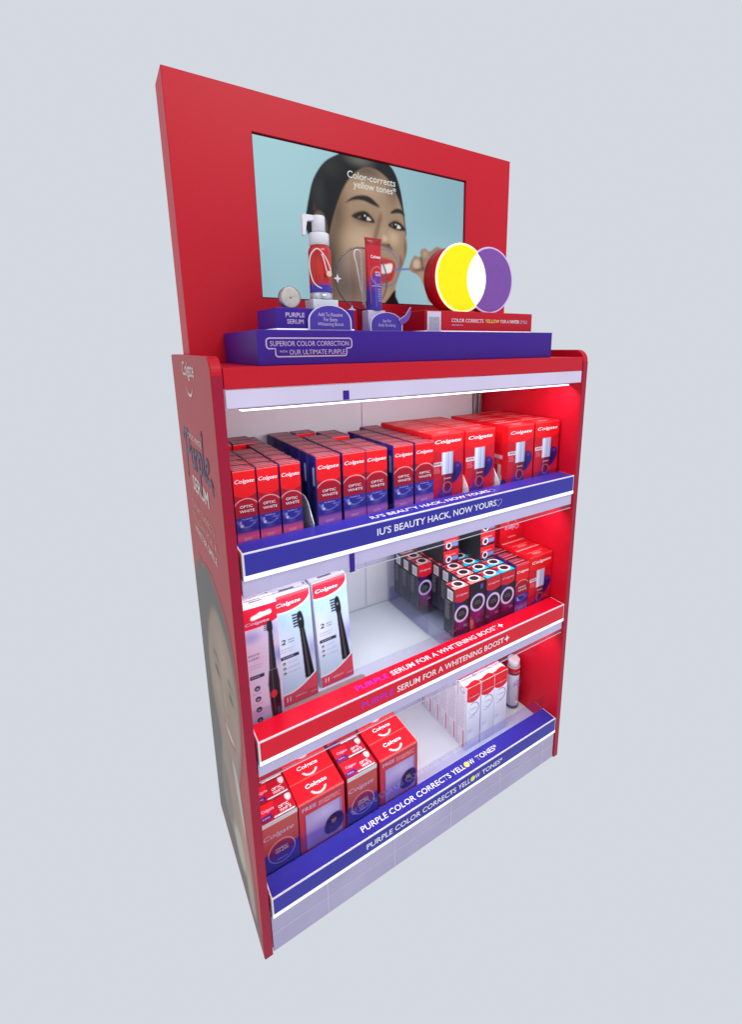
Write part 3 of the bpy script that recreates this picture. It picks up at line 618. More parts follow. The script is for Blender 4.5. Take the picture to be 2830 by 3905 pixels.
# toothpaste tube on its pedestal
pd = thing('tube_pedestal', 'lilac white pedestal holding the toothpaste tube upright', 'pedestal', (0.388, 0.128, zt))
obj('pedestal_body', box(-0.0215, 0.0235, -0.014, 0.014, 0, 0.0465, 0.0012, 2), mat('pedestal_lilac', (216, 204, 236), 0.35), pd)
tb = thing('toothpaste_tube', 'red and purple toothpaste tube standing on its cap', 'toothpaste tube', (0.390, 0.128, zt + 0.0468))
def tube_body():
    c = Canvas(0.13, 0.148, 96, 110, (205, 24, 40))
    c.fade(.50, .26, (60, 42, 158)); c.rect(0, 1, .93, 1, (172, 20, 34)); c.ell(.55, .42, .16, .12, (70, 52, 170), .8); c.ring(.55, .50, .019, .0010, (236, 170, 180), .9)
    for k in range(14): c.rect(k / 14, k / 14 + .02, .94, .99, (128, 12, 26), .6)
    c.rect(.40, .70, .345, .352, (225, 210, 235), .9); c.scribble(.52, .70, .12, .32, 6, (200, 180, 230), .7, 3); c.rect(.47, .49, .05, .45, (150, 120, 220), .5, .003); c.rect(.36, .38, .1, .9, (236, 90, 100), .4, .003)
    me = c.mesh('tube_body', 'front')
    co = np.empty(len(me.vertices) * 3, 'f'); me.vertices.foreach_get('co', co); co = co.reshape(-1, 3)
    a = co[:, 0] / 0.13 * 2 * math.pi; t = co[:, 2] / 0.148
    rx = 0.0178 + 0.0030 * t; ry = 0.0165 * (1 - t) ** 0.8 + 0.0012
    co[:, 0] = np.sin(a) * rx; co[:, 1] = -np.cos(a) * ry; me.vertices.foreach_set('co', co.ravel())
    for f in me.polygons: f.use_smooth = True
    return me
obj('tube_body', tube_body(), print_mat('tube_print', 0.2, coat=0.4), tb)
obj('crimp', box(-0.0212, 0.0212, -0.0011, 0.0011, 0.1475, 0.1530, 0.0003), mat('crimp_red', (176, 20, 36), 0.35), tb)
lettering('Colgate', INKW, tb, 0.001, -0.0086, 0.112, 0.025, 0.0085, .02, .2, rot=(-0.11, 0, 0))
lettering('OPTIC', INKW, tb, 0.004, -0.0118, 0.080, 0.013, 0.0042, .01, rot=(-0.11, 0, 0)); lettering('WHITE', INKW, tb, 0.004, -0.0123, 0.0745, 0.013, 0.0042, .01, rot=(-0.11, 0, 0))

# light sign: yellow, white and purple discs on a red drum
ls = thing('light_sign', 'glowing round sign of overlapping yellow and purple discs on red drum', 'light sign', (0.688, 0.14, zt + 0.0507))
RZ, RR, XA, XB = 0.0805, 0.080, -0.047, 0.047
def circ(cx, r, n=64): return [(cx + r * math.cos(2 * math.pi * k / n), RZ + r * math.sin(2 * math.pi * k / n)) for k in range(n)]
obj('drum', prism(circ(XA, RR - 0.001), 'y', -0.017, 0.035, smooth=True), RED, ls)
obj('drum', prism([(x, z) for x, z in circ(XB, RR - 0.002)], 'y', -0.0165, 0.012, smooth=True), RED, ls)
dth = math.degrees(math.acos(0.047 / 0.0785)); rr = 0.0785
lens = arc(XB, RZ, rr, 180 - dth, 180 + dth, 24) + arc(XA, RZ, rr, -dth, dth, 24)[1:-1]
yel = arc(XA, RZ, rr, dth, 360 - dth, 48) + list(reversed(arc(XB, RZ, rr, 180 - dth, 180 + dth, 24)))[1:-1]
pur = arc(XB, RZ, rr, 180 - dth, -180 + dth, 48) + list(reversed(arc(XA, RZ, rr, -dth, dth, 24)))[1:-1]
obj('yellow_face', prism(yel, 'y', -0.0205, -0.0175), mat('lit_yellow', (200, 190, 10), 0.4, 0.2, emit=0.52, emit_rgb=(248, 240, 10)), ls)
obj('white_face', prism(lens, 'y', -0.0207, -0.0175), mat('lit_white', (240, 240, 240), 0.3, emit=0.9, emit_rgb=(255, 255, 255)), ls)
obj('purple_face', prism(pur, 'y', -0.0203, -0.0175), mat('lit_purple', (120, 70, 158), 0.3, emit=0.12, emit_rgb=(140, 84, 180)), ls)
obj('yellow_rim', tube([(x, -0.0185, z) for x, z in arc(XA, RZ, RR - 0.0002, dth, 360 - dth, 56)], 0.0029, 8), mat('rim_cream', (250, 246, 190), 0.3, emit=0.8, emit_rgb=(255, 250, 170)), ls)
obj('purple_rim', tube([(x, -0.0185, z) for x, z in arc(XB, RZ, RR - 0.0002, 180 - dth, -180 + dth, 56)], 0.0026, 8), mat('rim_lilac', (208, 176, 226), 0.3, emit=0.25, emit_rgb=(220, 190, 236)), ls)
lettering('WHITE', INKGREY, ls, 0.0, -0.0211, RZ + .002, 0.014, 0.0034)

# ================================================================== PRODUCTS
BODY = {}
def carton_kind(key, w, d, h, body_rgb, fr=None, top=None, left=None, texts=(), cover=1.0, bevel=0.0009):
    k = {'w': w, 'd': d, 'h': h, 'texts': texts, 'cover': cover}
    m = mat('carton_' + key, body_rgb, 0.36, 0.25, mottle=0.06, scale=90)
    k['body'] = box(-w / 2, w / 2, -d / 2, d / 2, 0, h, bevel, name='carton_body'); k['body'].materials.append(m)
    k['front'] = fr.mesh('front_print') if fr else None; k['top'] = top.mesh('top_print', 'top') if top else None
    k['left'] = left.mesh('side_print', 'left') if left else None
    for n in ('front', 'top', 'left'):
        if k[n]: k[n].materials.append(PRINT)
    BODY[key] = k
def carton(key, name, label, cat, x, yf, z, group=None, rotz=0.0, rot=None, detail=True):
    """x: centre, yf: front plane"""
    k = BODY[key]
    t = thing(name, label, cat, (x, yf + k['d'] / 2, z + 0.0002), rotz, group, rot)
    obj('carton_body', k['body'], None, t)
    e = 0.0003
    if k['front']: obj('front_print', k['front'], None, t, (0, -k['d'] / 2 - e, k['h'] * (1 - k['cover'])))
    if k['top']: obj('top_print', k['top'], None, t, (0, -k['d'] / 2, k['h'] + e))
    if k['left']: obj('side_print', k['left'], None, t, (-k['w'] / 2 - e, 0, 0))
    if detail:
        for s, m, cx, cz, ww, hh, bo, shr in k['texts']:
            lettering(s, m, t, cx * k['w'], -k['d'] / 2 - 2 * e, (1 - k['cover'] + k['cover'] * cz) * k['h'], ww * k['w'], hh * k['h'], bo, shr)
    return t

# --- toothpaste carton art
def art_paste(w, h, bottom, nx=40, ny=160):
    c = Canvas(w, h, nx, ny, (168, 14, 40))
    c.above(lambda x: .70 - .05 * (1 - (2 * x - 1) ** 2), (236, 18, 30)); c.above(lambda x: .985 + 0 * x, (246, 120, 110), .8)
    c.ell(.5, .43, .52, .14, (150, 14, 48), .7, soft=.3)
    c.below(lambda x: .395 + 0 * x, (50, 46, 150)); c.ring(.5, .464, w * .618, .0014, (248, 190, 200), 1.0, clip=(c.Y > .395) * 1.0)
    c.ell(.5, .2, .9, .12, (36, 34, 110), .7, soft=1); c.poly([(.03,.365),(.10,.32),(.2,.275),(.38,.25),(.62,.26),(.88,.315),(.95,.365),(.84,.315),(.6,.272),(.42,.268),(.26,.295),(.14,.335)], (150, 146, 214), .8, .6)
    c.ell(.24, .285, .10, .03, (232, 230, 248), .9, soft=1); c.ell(.8, .30, .08, .015, (160, 160, 220), .7, soft=1); c.ell(.45, .225, .4, .025, (96, 92, 190), .7, soft=1); c.ell(.72, .335, .2, .012, (176, 174, 228), .6, soft=1); c.ell(.2, .33, .06, .04, (214, 212, 244), .7, soft=1)
    c.fade(.21, .13, bottom, 1.0); c.scribble(.3, .7, .085, .125, 2, (250, 220, 235), .8, 2); c.scribble(.35, .65, .035, .06, 1, (250, 200, 220), .7, 5)
    c.rect(0, .03, 0, 1, (120, 20, 70), .35); c.rect(.97, 1, 0, 1, (90, 10, 50), .35)
    return c
def art_paste_top(w, d, seed):
    c = Canvas(w, d, 30, 24, (120, 22, 42)); c.fade(.6, 1.0, (70, 14, 34)); c.fade(.3, 0, (176, 30, 40)); c.rect(.10, .90, .34, .44, (214, 140, 150), .7); c.scribble(.1, .9, .55, .85, 2, (200, 150, 164), .55, seed); c.rect(0, 1, 0, .06, (240, 150, 140), .8); c.rect(0, .03, 0, 1, (60, 12, 30), .6); c.rect(.97, 1, 0, 1, (60, 12, 30), .6); c.rect(0, 1, .95, 1, (30, 6, 16), .8)
    return c
def art_paste_side(d, h):
    c = Canvas(d, h, 24, 120, (44, 42, 132)); c.ell(.5, .5, .8, .5, (26, 26, 92), .8, soft=1); c.scribble(.2, .8, .45, .95, 12, (24, 24, 84), .8, 9); c.rect(.55, .8, .68, .88, (196, 200, 232), .8); c.ring(.5, .2, .008, .001, (150, 150, 220), .7); c.fade(.12, 0, (90, 60, 170)); c.rect(0, .03, 0, 1, (150, 150, 210), .5); c.rect(.96, 1, 0, 1, (150, 150, 210), .5)
    return c
PT = (('Colgate', INKW, 0, .850, .86, .052, .010, .2), ('OPTIC', INKW, .0, .530, .56, .028, .0, 0), ('WHITE', INKW, .02, .470, .66, .028, .0, 0), ('PURPLE', INKLILAC, 0, .366, .44, .013, .0, 0))
carton_kind('paste_small', .0440, .0450, .1970, (40, 30, 104), art_paste(.0432, .1955 * .8, (255, 104, 150)), art_paste_top(.0432, .0445, 4), art_paste_side(.044, .1955), PT, .8)
carton_kind('paste', .0560, .0450, .2010, (40, 34, 112), art_paste(.0552, .1995 * .8, (190, 110, 196), 46), art_paste_top(.0552, .0445, 6), art_paste_side(.044, .1995), PT, .8)
# --- serum carton
def art_serum(w, h):
    c = Canvas(w, h, 76, 160, (206, 20, 44)); c.fade(.45, .05, (232, 40, 80), .5)
    c.above(lambda x: .80 - .07 * (1 - (2 * x - 1) ** 2), (238, 22, 32)); c.above(lambda x: .992 + 0 * x, (250, 90, 90), .8)
    c.poly([(.02,.0),(.30,.22),(.46,.34),(.50,.30),(.40,.10),(.30,.0)], (82, 46, 164), 2.0, .95); c.poly([(.72,0),(.80,.18),(.98,.34),(1.04,.2),(1.04,-.02)], (214, 30, 52), 2, .9)
    c.poly([(.60,.30),(.66,.52),(.78,.575),(.93,.535),(.97,.43),(.88,.34),(.72,.26)], (44, 22, 116), 1.2); c.ell(.82, .515, .10, .04, (92, 68, 186), .8, soft=1); c.ell(.70, .40, .12, .14, (18, 6, 48), .9, soft=1); c.ell(.70, .56, .06, .16, (96, 6, 24), .8, soft=1); c.ell(.27, .30, .1, .2, (170, 16, 60), .7, soft=1)
    c.rect(.31, .66, .41, .735, (196, 204, 232)); c.rect(.34, .42, .41, .735, (232, 236, 248), .9); c.rect(.50, .54, .41, .735, (150, 156, 200), .8, .004); c.rect(.60, .66, .41, .735, (160, 166, 206), .8)
    c.rect(.33, .64, .03, .41, (116, 12, 50)); c.rect(.36, .41, .05, .40, (206, 80, 116), .7, .003); c.fade(.05, .05, (0, 0, 0), 0); c.rect(.33, .64, .03, .18, (92, 44, 150), .8, .012)
    c.ring(.485, .21, .0135, .0012, (230, 170, 190), .8); c.rect(.38, .60, .335, .355, (236, 170, 180), .7); c.rect(.36, .62, .02, .045, (240, 226, 236), .8)
    c.rect(.02, .32, .545, .605, (236, 222, 236), .9); c.scribble(.06, .26, .44, .53, 4, (240, 150, 160), .7, 8)
    return c
def art_serum_top(w, d):
    c = Canvas(w, d, 40, 30, (206, 26, 38)); c.rect(.18, .82, .46, .50, (236, 150, 150), .6); c.scribble(.3, .7, .2, .4, 2, (246, 190, 190), .75, 3); c.rect(0, 1, 0, .05, (246, 90, 84), .8); c.rect(0, 1, .93, 1, (238, 206, 206), .8)
    c.rect(0, .02, 0, 1, (120, 10, 20), .6)
    return c
def art_serum_side(d, h):
    c = Canvas(d, h, 40, 160, (222, 22, 40)); c.above(lambda x: .80 - .04 * (1 - (2 * x - 1) ** 2), (240, 26, 34)); c.rect(.1, .7, .56, .61, (240, 210, 220), .9); c.scribble(.15, .65, .47, .55, 3, (240, 140, 150), .7, 4); c.rect(.42, .62, .30, .48, (226, 206, 212)); c.rect(.36, .68, .2, .34, (206, 200, 216)); c.rect(.36, .68, .02, .2, (150, 24, 52)); c.ell(.85, .22, .2, .08, (62, 36, 130))
    return c
ST = (('Colgate', INKW, 0, .885, .82, .056, .012, .2), ('SERUM', INKDP, -.33, .5755, .20, .020, .02, 0))
carton_kind('serum', .1020, .0600, .2110, (206, 22, 40), art_serum(.1012, .2095 * .84), art_serum_top(.1012, .0595), art_serum_side(.0595, .2095), ST, .84)
# --- dark whitening carton
def art_dark(w, h, cap=True):
    c = Canvas(w, h, 46, 110, (34, 20, 38)); c.ell(.5, .30, .7, .36, (150, 24, 112), .95, soft=1.0); c.ell(.3, .62, .5, .2, (60, 34, 130), .7, soft=1); c.fade(.10, 0, (140, 20, 100), .7)
    if cap:
        c.above(lambda x: .76 - .055 * (1 - (2 * x - 1) ** 2), (208, 28, 44))
    else:
        c.poly([(-.05,-.02),(-.05,.30),(.14,.26),(.34,.10),(.40,-.02)], (206, 26, 46), .8); c.rect(.66, .82, .84, .94, (90, 90, 190), .8); c.scribble(.06, .24, .02, .22, 5, (250, 200, 200), .8, 8)
    yc = .45 if cap else .56; c.ell(.5, yc, .38, .38 * w / h, (40, 34, 44)); c.ring(.5, yc, .42 * w, .0066, (206, 182, 236)); c.ring(.5, yc, .42 * w, .0026, (238, 224, 250), .7)
    c.rect(0, .03, 0, 1, (60, 10, 40), .6); c.rect(.97, 1, 0, 1, (20, 8, 20), .7)
    return c
def art_dark_top(w, d, lip):
    c = Canvas(w, d, 44, 36, (150, 24, 48)); c.below(lambda x: .36 + .1 * (x > .5), lip); c.ell(.56, .50, .34, .38, (240, 226, 232)); c.ell(.56, .50, .25, .28, (44, 34, 40)); c.rect(0, .40, .80, .88, (226, 130, 130), .6); c.above(lambda x: .93 + 0 * x, (38, 16, 24)); c.rect(.96, 1, 0, 1, (40, 16, 24)); c.ell(.62, .22, .3, .12, (240, 236, 240), .0)
    return c
def art_dark_side(d, h):
    c = Canvas(d, h, 36, 110, (50, 54, 62)); c.ell(.5, .6, .8, .5, (26, 28, 34), .8, soft=1); c.scribble(.1, .9, .08, .62, 14, (24, 24, 30), .8, 5); c.scribble(.12, .6, .3, .7, 9, (176, 178, 186), .55, 12); c.fade(.30, 0, (70, 74, 92), .6)
    c.rect(.30, .86, .74, .95, (216, 214, 220));
    for k in range(7): c.rect(.36 + .065 * k, .385 + .065 * k, .77, .92, (70, 66, 76), .9)
    c.rect(.965, 1, 0, 1, (140, 144, 150), .5)
    return c
DT = (('Colgate', INKLILAC, 0, .855, .78, .052, .01, .2), ('OPTIC', INKGREY, 0, .475, .36, .028, .006, 0), ('WHITE', INKGREY, 0, .43, .40, .028, .006, 0), ('O2', INKLILAC, .26, .17, .22, .05, .004, 0))
DT2 = (('OPTIC', INKGREY, 0, .585, .36, .028, .006, 0), ('WHITE', INKGREY, 0, .54, .40, .028, .006, 0))
carton_kind('dark', .0575, .0440, .1430, (40, 38, 44), art_dark(.0568, .142), art_dark_top(.0568, .0435, (20, 176, 214)), art_dark_side(.0435, .142), DT)
carton_kind('dark_peach', .0575, .0440, .1430, (40, 38, 44), art_dark(.0568, .142, False), art_dark_top(.0568, .0435, (236, 120, 112)), art_dark_side(.0435, .142), DT2)
carton_kind('dark_small', .0525, .0440, .1430, (40, 38, 44), art_dark(.0518, .142), art_dark_top(.0518, .0435, (226, 140, 130)), art_dark_side(.0435, .142), DT)
def art_dark_end(w, h):
    c = Canvas(w, h, 40, 30, (150, 30, 52)); c.above(lambda x: .55 + 0 * x, (206, 32, 44)); c.below(lambda x: .12 + 0 * x, (40, 14, 26)); c.ell(.34, .34, .2, .26, (220, 214, 232)); c.ell(.34, .34, .13, .17, (40, 34, 46)); c.rect(.58, .96, .22, .48, (84, 140, 200)); c.rect(.1, .8, .62, .70, (236, 150, 150), .7)
    return c
carton_kind('dark_lying', .0575, .1430, .0440, (44, 46, 52), art_dark_end(.0568, .0432), None, None, ())
# --- white carton with red cap
def art_white(w, h):
    c = Canvas(w, h, 46, 170, (228, 230, 244)); c.fade(.35, .0, (206, 226, 244), .8); c.ell(.3, .2, .5, .12, (238, 246, 252), .8, soft=1); c.ell(.7, .03, .6, .07, (214, 214, 236), .8, soft=1)
    c.above(lambda x: .80 - .05 * (1 - (2 * x - 1) ** 2), (214, 24, 34)); c.rect(0, 1, .868, .874, (150, 12, 22), .7); c.fade(.9, 1.0, (190, 16, 26), .6)
    c.ring(.5, .64, .38 * w, .0030, (120, 96, 176), .9, clip=(c.X + .6 * (c.Y - .64) > .36) * 1.0); c.ring(.5, .64, .36 * w, .0010, (170, 160, 204), .8); c.scribble(.2, .7, .50, .54, 1, (150, 170, 214), .8, 3); c.scribble(.1, .5, .27, .33, 2, (160, 176, 216), .6, 4); c.rect(.975, 1, 0, 1, (186, 188, 210), .8)
    return c
def art_white_side(d, h):
    c = Canvas(d, h, 36, 170, (226, 226, 240)); c.scribble(.12, .88, .32, .94, 13, (168, 166, 190), .7, 11); c.rect(.62, .72, .03, .30, (196, 40, 70), .9); c.rect(.76, .80, .03, .26, (196, 40, 70), .6); c.rect(.22, .27, .02, .16, (90, 150, 120), .8); c.ring(.5, .93, .009, .002, (110, 110, 130), .8); c.rect(0, .02, 0, 1, (170, 170, 190), .9); c.rect(.96, 1, 0, 1, (196, 196, 214), .9)
    return c
def art_white_top(w, d):
    c = Canvas(w, d, 30, 24, (226, 222, 232)); c.below(lambda x: .3 + 0 * x, (206, 24, 34)); c.scribble(.2, .8, .45, .8, 2, (170, 168, 190), .7, 3)
    return c
WT = (('Colgate', INKLILAC, 0, .835, .78, .022, .012, .22), ('TOTAL', INKGREY, 0, .640, .50, .020, .014, .1))
carton_kind('white', .0565, .0420, .2260, (226, 226, 238), art_white(.0558, .2248), art_white_top(.0558, .0415), art_white_side(.0415, .2248), WT)
# --- toothbrush packs
def draw_brush_head(c, x0, y0, x1, y1, hd):
    """brush leaning: base (x0,y0) to top (x1,y1)"""
    dx, dy = x1 - x0, y1 - y0
    P = lambda t, s: (x0 + dx * t + s, y0 + dy * t)
    c.poly([P(0, -.125), P(.45, -.080), P(.80, -.055), P(.80, .075), P(.45, .11), P(0, .15)], (26, 22, 28), .7, smooth=False)
    c.poly([P(.02, -.03), P(.8, .0), P(.8, .02), P(.02, .03)], (92, 88, 98), 1.0, .8, smooth=False)
    c.poly([P(.78, -.055), P(.84, -.075), P(.98, -.065), P(1.03, .0), P(1.01, .07), P(.9, .10), P(.78, .08)], (24, 24, 32), .7)
    for k in range(5):
        t = .83 + k * .042; c.poly([P(t - .012, -.05), P(t - .016, -.195), P(t + .014, -.20), P(t + .013, -.05)], (34, 38, 50) if k % 2 else (52, 58, 72), .5, smooth=False)
    c.ell(P(.91, .01)[0], P(.91, 0)[1], .028, .012, (120, 132, 144))
def art_heads(w, h):
    c = Canvas(w, h, 90, 270, (206, 220, 242)); c.fade(.50, 1.0, (150, 204, 234), .9); c.ell(.95, .45, .25, .16, (150, 160, 222), .8, soft=1); c.ell(.1, .5, .4, .3, (236, 236, 248), .8, soft=1); c.ell(.75, .85, .5, .1, (160, 208, 234), .6, soft=1)
    for x, y in ((.2, .74), (.27, .78), (.86, .86)): c.ell(x, y, .012, .05, (140, 182, 214), .7, soft=.8)
    f = lambda x: .955 - .115 * np.sqrt(np.clip(1 - ((x - .30) / .69) ** 2, 0, 1)); c.above(f, (250, 240, 244), 1); c.above(lambda x: f(x) + .012, (214, 38, 62)); c.above(lambda x: .975 + 0 * x, (232, 90, 100), .8); c.rect(.985, 1, .9, 1, (238, 238, 246))
    draw_brush_head(c, .80, .19, .66, .80, 0)
    c.scribble(.30, .52, .565, .61, 2, (90, 96, 140), .8, 4); c.scribble(.08, .5, .49, .535, 2, (170, 176, 206), .8, 5); c.rect(.06, .56, .432, .462, (46, 46, 84)); c.scribble(.12, .5, .44, .455, 1, (190, 194, 220), .8, 6)
    for k, y in enumerate((.395, .35, .305)):
        c.ell(.14, y, .042, .042 * w / h, (60, 62, 100)); c.ell(.14, y - .004, .02, .02 * w / h, (210, 214, 232)); c.scribble(.24, .58, y - .012, y + .012, 1, (172, 180, 206), .7, 10 + k)
    g = lambda x: .105 + .115 * np.clip((x - .25) / .75, 0, 1) ** 1.6; c.below(lambda x: g(x) + .014, (250, 244, 250)); c.below(g, (232, 74, 96)); c.scribble(.36, .72, .045, .07, 1, (252, 200, 208), .8, 3); c.scribble(.80, .96, .03, .05, 1, (250, 190, 200), .7, 9); c.rect(.10, .20, .03, .085, (250, 216, 222), .0)
    return c
def art_heads_top(w, d):
    c = Canvas(w, d, 60, 30, (228, 226, 238)); c.rect(.25, .65, .35, .55, (52, 44, 60), .9); c.rect(.9, .97, .4, .7, (90, 84, 100), .8)
    return c
HT_ = (('Colgate', INKW, -.10, .912, .66, .042, .012, .2), ('2', INKDARK, -.32, .588, .12, .045, .02, .1), ('11', INKW, -.33, .058, .12, .042, .02, .1))
carton_kind('brush_heads', .0900, .0420, .2900, (214, 218, 236), art_heads(.0892, .2885), art_heads_top(.0892, .0415), None, HT_)
def art_brush(w, h):
    c = Canvas(w, h, 80, 280, (214, 196, 226)); c.fade(.25, 0, (240, 240, 250)); c.ell(.2, .78, .5, .07, (140, 150, 214), .8, soft=1); c.ell(1.0, .60, .35, .10, (110, 120, 210), .8, soft=1); c.ell(.4, .62, .4, .12, (216, 186, 214), .8, soft=1); c.ell(.8, .8, .3, .1, (150, 178, 226), .7, soft=1)
    f = lambda x: .885 - .045 * np.sqrt(np.clip(1 - ((x - .25) / .8) ** 2, 0, 1)); c.above(f, (206, 20, 52)); c.above(lambda x: .965 + 0 * x, (238, 16, 62), .7); c.above(lambda x: .988 + 0 * x, (246, 236, 240))
    c.poly([(.24,.925),(.40,.935),(.50,.945),(.62,.94),(.80,.945),(.82,.918),(.6,.91),(.26,.90)], (252, 250, 252), .7)
    c.poly([(.635,.49),(.70,.80),(.82,.80),(.865,.49)], (36, 24, 36), .7, smooth=False); c.poly([(.62,.50),(.88,.50),(.93,.40),(.93,.20),(.90,-.02),(.68,-.02),(.60,.20),(.57,.40)], (34, 22, 34), 1.0, smooth=False)
    c.poly([(.70,.79),(.66,.80),(.68,.855),(.76,.865),(.83,.85),(.83,.79)], (34, 22, 34), .7)
    for k in range(4): c.rect(.58, .72, .802 + .013 * k, .809 + .013 * k, (50, 40, 60))
    c.rect(.70, .73, .05, .78, (96, 84, 100), .6, .003); c.rect(.80, .86, .0, .20, (120, 126, 150), .6, .006); c.ell(.72, .315, .10, .030, (206, 40, 60)); c.rect(.62, .86, .498, .503, (120, 110, 124))
    c.scribble(.05, .5, .61, .665, 2, (120, 110, 150), .8, 4); c.scribble(.06, .5, .545, .585, 2, (170, 160, 190), .8, 5); c.rect(.05, .48, .475, .502, (54, 44, 76)); c.scribble(.1, .42, .482, .495, 1, (180, 170, 200), .8, 6)
    for k, y in enumerate((.40, .32, .24, .16)):
        c.ell(.24, y, .09, .09 * w / h, (66, 54, 84)); c.ell(.24, y - .004, .04, .03 * w / h, (180, 170, 196)); c.scribble(.1, .4, y - .045, y - .03, 1, (150, 140, 170), .7, 20 + k)
    c.below(lambda x: .09 + .05 * x ** 2, (236, 66, 96))
    return c
carton_kind('brush', .0720, .0340, .3180, (206, 196, 220), art_brush(.0713, .3168), art_heads_top(.0713, .0335), None, (('Colgate', INKLILAC, -.10, .872, .70, .026, .012, .2), ('Colgate', INKLILAC, .30, .07, .06, .05, .0, 0)), bevel=.0007)
# --- gift pack with window
def art_gift(w, h):
    c = Canvas(w, h, 100, 160, (206, 52, 70)); c.fade(.4, .0, (186, 28, 78)); c.rect(.13, .93, -.1, .74, (182, 160, 214)); c.ell(.55, .6, .45, .2, (206, 190, 228), .8, soft=1); c.rect(.13, .93, -.1, .38, (128, 88, 178), .5, .03); c.rect(.45, .455, .0, .74, (150, 126, 196), .6); c.rect(.88, .93, .1, .74, (120, 96, 160), .6)
    c.poly([(.52,.18),(.56,.36),(.68,.46),(.84,.47),(.94,.40),(.96,.22),(.84,.10),(.62,.08)], (44, 26, 92), 1.0); c.ell(.74, .33, .055, .075, (170, 120, 120), .9); c.ell(.74, .40, .07, .05, (26, 18, 40), .9); c.ell(.74, .17, .12, .10, (60, 40, 110), .9)
    c.scribble(.42, .96, .80, .90, 3, (240, 190, 196), .8, 5); c.above(lambda x: .985 + 0 * x, (246, 150, 150)); c.rect(.10, .13, 0, .74, (150, 20, 60), .5)
    return c
def art_gift_top(w, d):
    c = Canvas(w, d, 60, 34, (236, 24, 38)); c.rect(0, 1, 0, .03, (250, 140, 130), .8); c.rect(0, 1, .97, 1, (150, 10, 20), .8)
    for k in range(0): pass
    t = np.hypot((c.X - .5) * w, (c.Y - .46) * d); c.blend(c.edge(.0022 - np.abs(t - .019)) * (c.Y < .34), (250, 240, 240))
    return c
carton_kind('gift', .1200, .0580, .1910, (216, 30, 48), art_gift(.1192, .1898 * .74), art_gift_top(.1192, .0575), None, (('FREE', INKLILAC, -.28, .865, .30, .055, .012, 0),), .74)
def art_wide(w, h):
    c = Canvas(w, h, 84, 160, (196, 84, 82)); c.fade(.75, .5, (176, 62, 66), .8); c.above(lambda x: .92 + 0 * x, (226, 216, 218)); c.scribble(.25, .8, .935, .965, 1, (170, 160, 170), .7, 3); c.below(lambda x: .40 + .04 * x, (58, 48, 160)); c.ell(.5, .34, .36, .20, (120, 24, 84), .9); c.below(lambda x: .29 + .03 * x, (52, 46, 160), .9); c.ring(.5, .36, .032, .0012, (232, 196, 216), .95); c.scribble(.35, .7, .20, .24, 1, (190, 180, 230), .7, 3)
    return c
def art_wide_top(w, d):
    c = Canvas(w, d, 84, 50, (176, 20, 40)); c.poly([(-.05,.1),(-.05,1.05),(.45,1.05),(.40,.6),(.2,.3)], (226, 28, 40), 1.2); c.poly([(.02,.08),(.02,.3),(.30,.36),(.34,.12)], (84, 24, 110), .8); c.rect(.38, .95, .02, .10, (236, 226, 230)); c.poly([(.82,.66),(.82,.92),(.95,.92),(.95,.66),(.885,.56)], (226, 206, 212), .8); c.rect(0, 1, 0, .03, (60, 10, 30)); c.rect(0, 1, .96, 1, (70, 10, 24))
    return c
carton_kind('wide', .0860, .0500, .1950, (168, 30, 48), art_wide(.0852, .1938 * .78), art_wide_top(.0852, .0495), None, (('Colgate', INKLILAC, -.05, .70, .84, .080, .0, .25), ('OPTIC', INKLILAC, 0, .41, .34, .030, .01, 0), ('WHITE', INKLILAC, 0, .36, .38, .030, .01, 0)), .78)
def top_text(t, key, s, m, cx, fy, w, h, bold=0.012, shear=.2):
    k = BODY[key]
    lettering(s, m, t, cx * k['w'], -k['d'] / 2 + fy * k['d'], k['h'] + 0.0007, w * k['w'], h * k['d'], bold, shear, rot=UPW)

ORD = ['front', 'second', 'third', 'fourth', 'fifth', 'sixth', 'seventh']
Z1, Z2, Z3 = FLOOR[0] + 0.0002, FLOOR[1] + 0.0002, FLOOR[2] + 0.0002
# ------------------------------------------------------------------ top shelf
YF = 0.062
G1 = 'toothpaste cartons on the top shelf'
colpos = [('paste_small', .0560, 'leftmost column', [0, 1, 2, 3]), ('paste_small', .1010, 'second column from the left', [0, 1, 2, 3]), ('paste_small', .1480, 'third column from the left', [0, 1, 2, 3, 4, 5, 6]),
          ('paste', .2325, 'fourth column from the left', [0, 1, 2, 3, 4, 5, 6]), ('paste', .2945, 'fifth column from the left', [0, 1, 2, 3, 4, 6]), ('paste', .3515, 'sixth column from the left', [0, 1, 2, 4, 5]),
          ('paste', .4250, 'seventh column from the left', [0, 1, 2, 3, 4]), ('paste', .4862, 'eighth column from the left', [0, 1, 2, 3, 4, 5])]
rj = random.Random(3)
for key, x, cname, rows in colpos:
    for rr_ in rows:
        lab = 'red and purple toothpaste carton, top shelf, %s, %s row' % (cname, ORD[rr_])
        carton(key, 'toothpaste_carton', lab, 'toothpaste carton', x + rj.uniform(-.0006, .0006), YF + rr_ * 0.0470 + rj.uniform(0, .0014), Z1, G1, rj.uniform(-.012, .012), detail=rr_ == 0)
for i, x in enumerate((.063, .1215)):
    for j, y in enumerate((.300, .348)):
        carton('paste', 'toothpaste_carton', 'toothpaste carton at the back left of top shelf, %s of pair, %s row' % (('left', 'right')[i], ('nearer', 'rear')[j]), 'toothpaste carton', x, y, Z1, G1, detail=j == 0)
G2 = 'serum cartons on the top shelf'
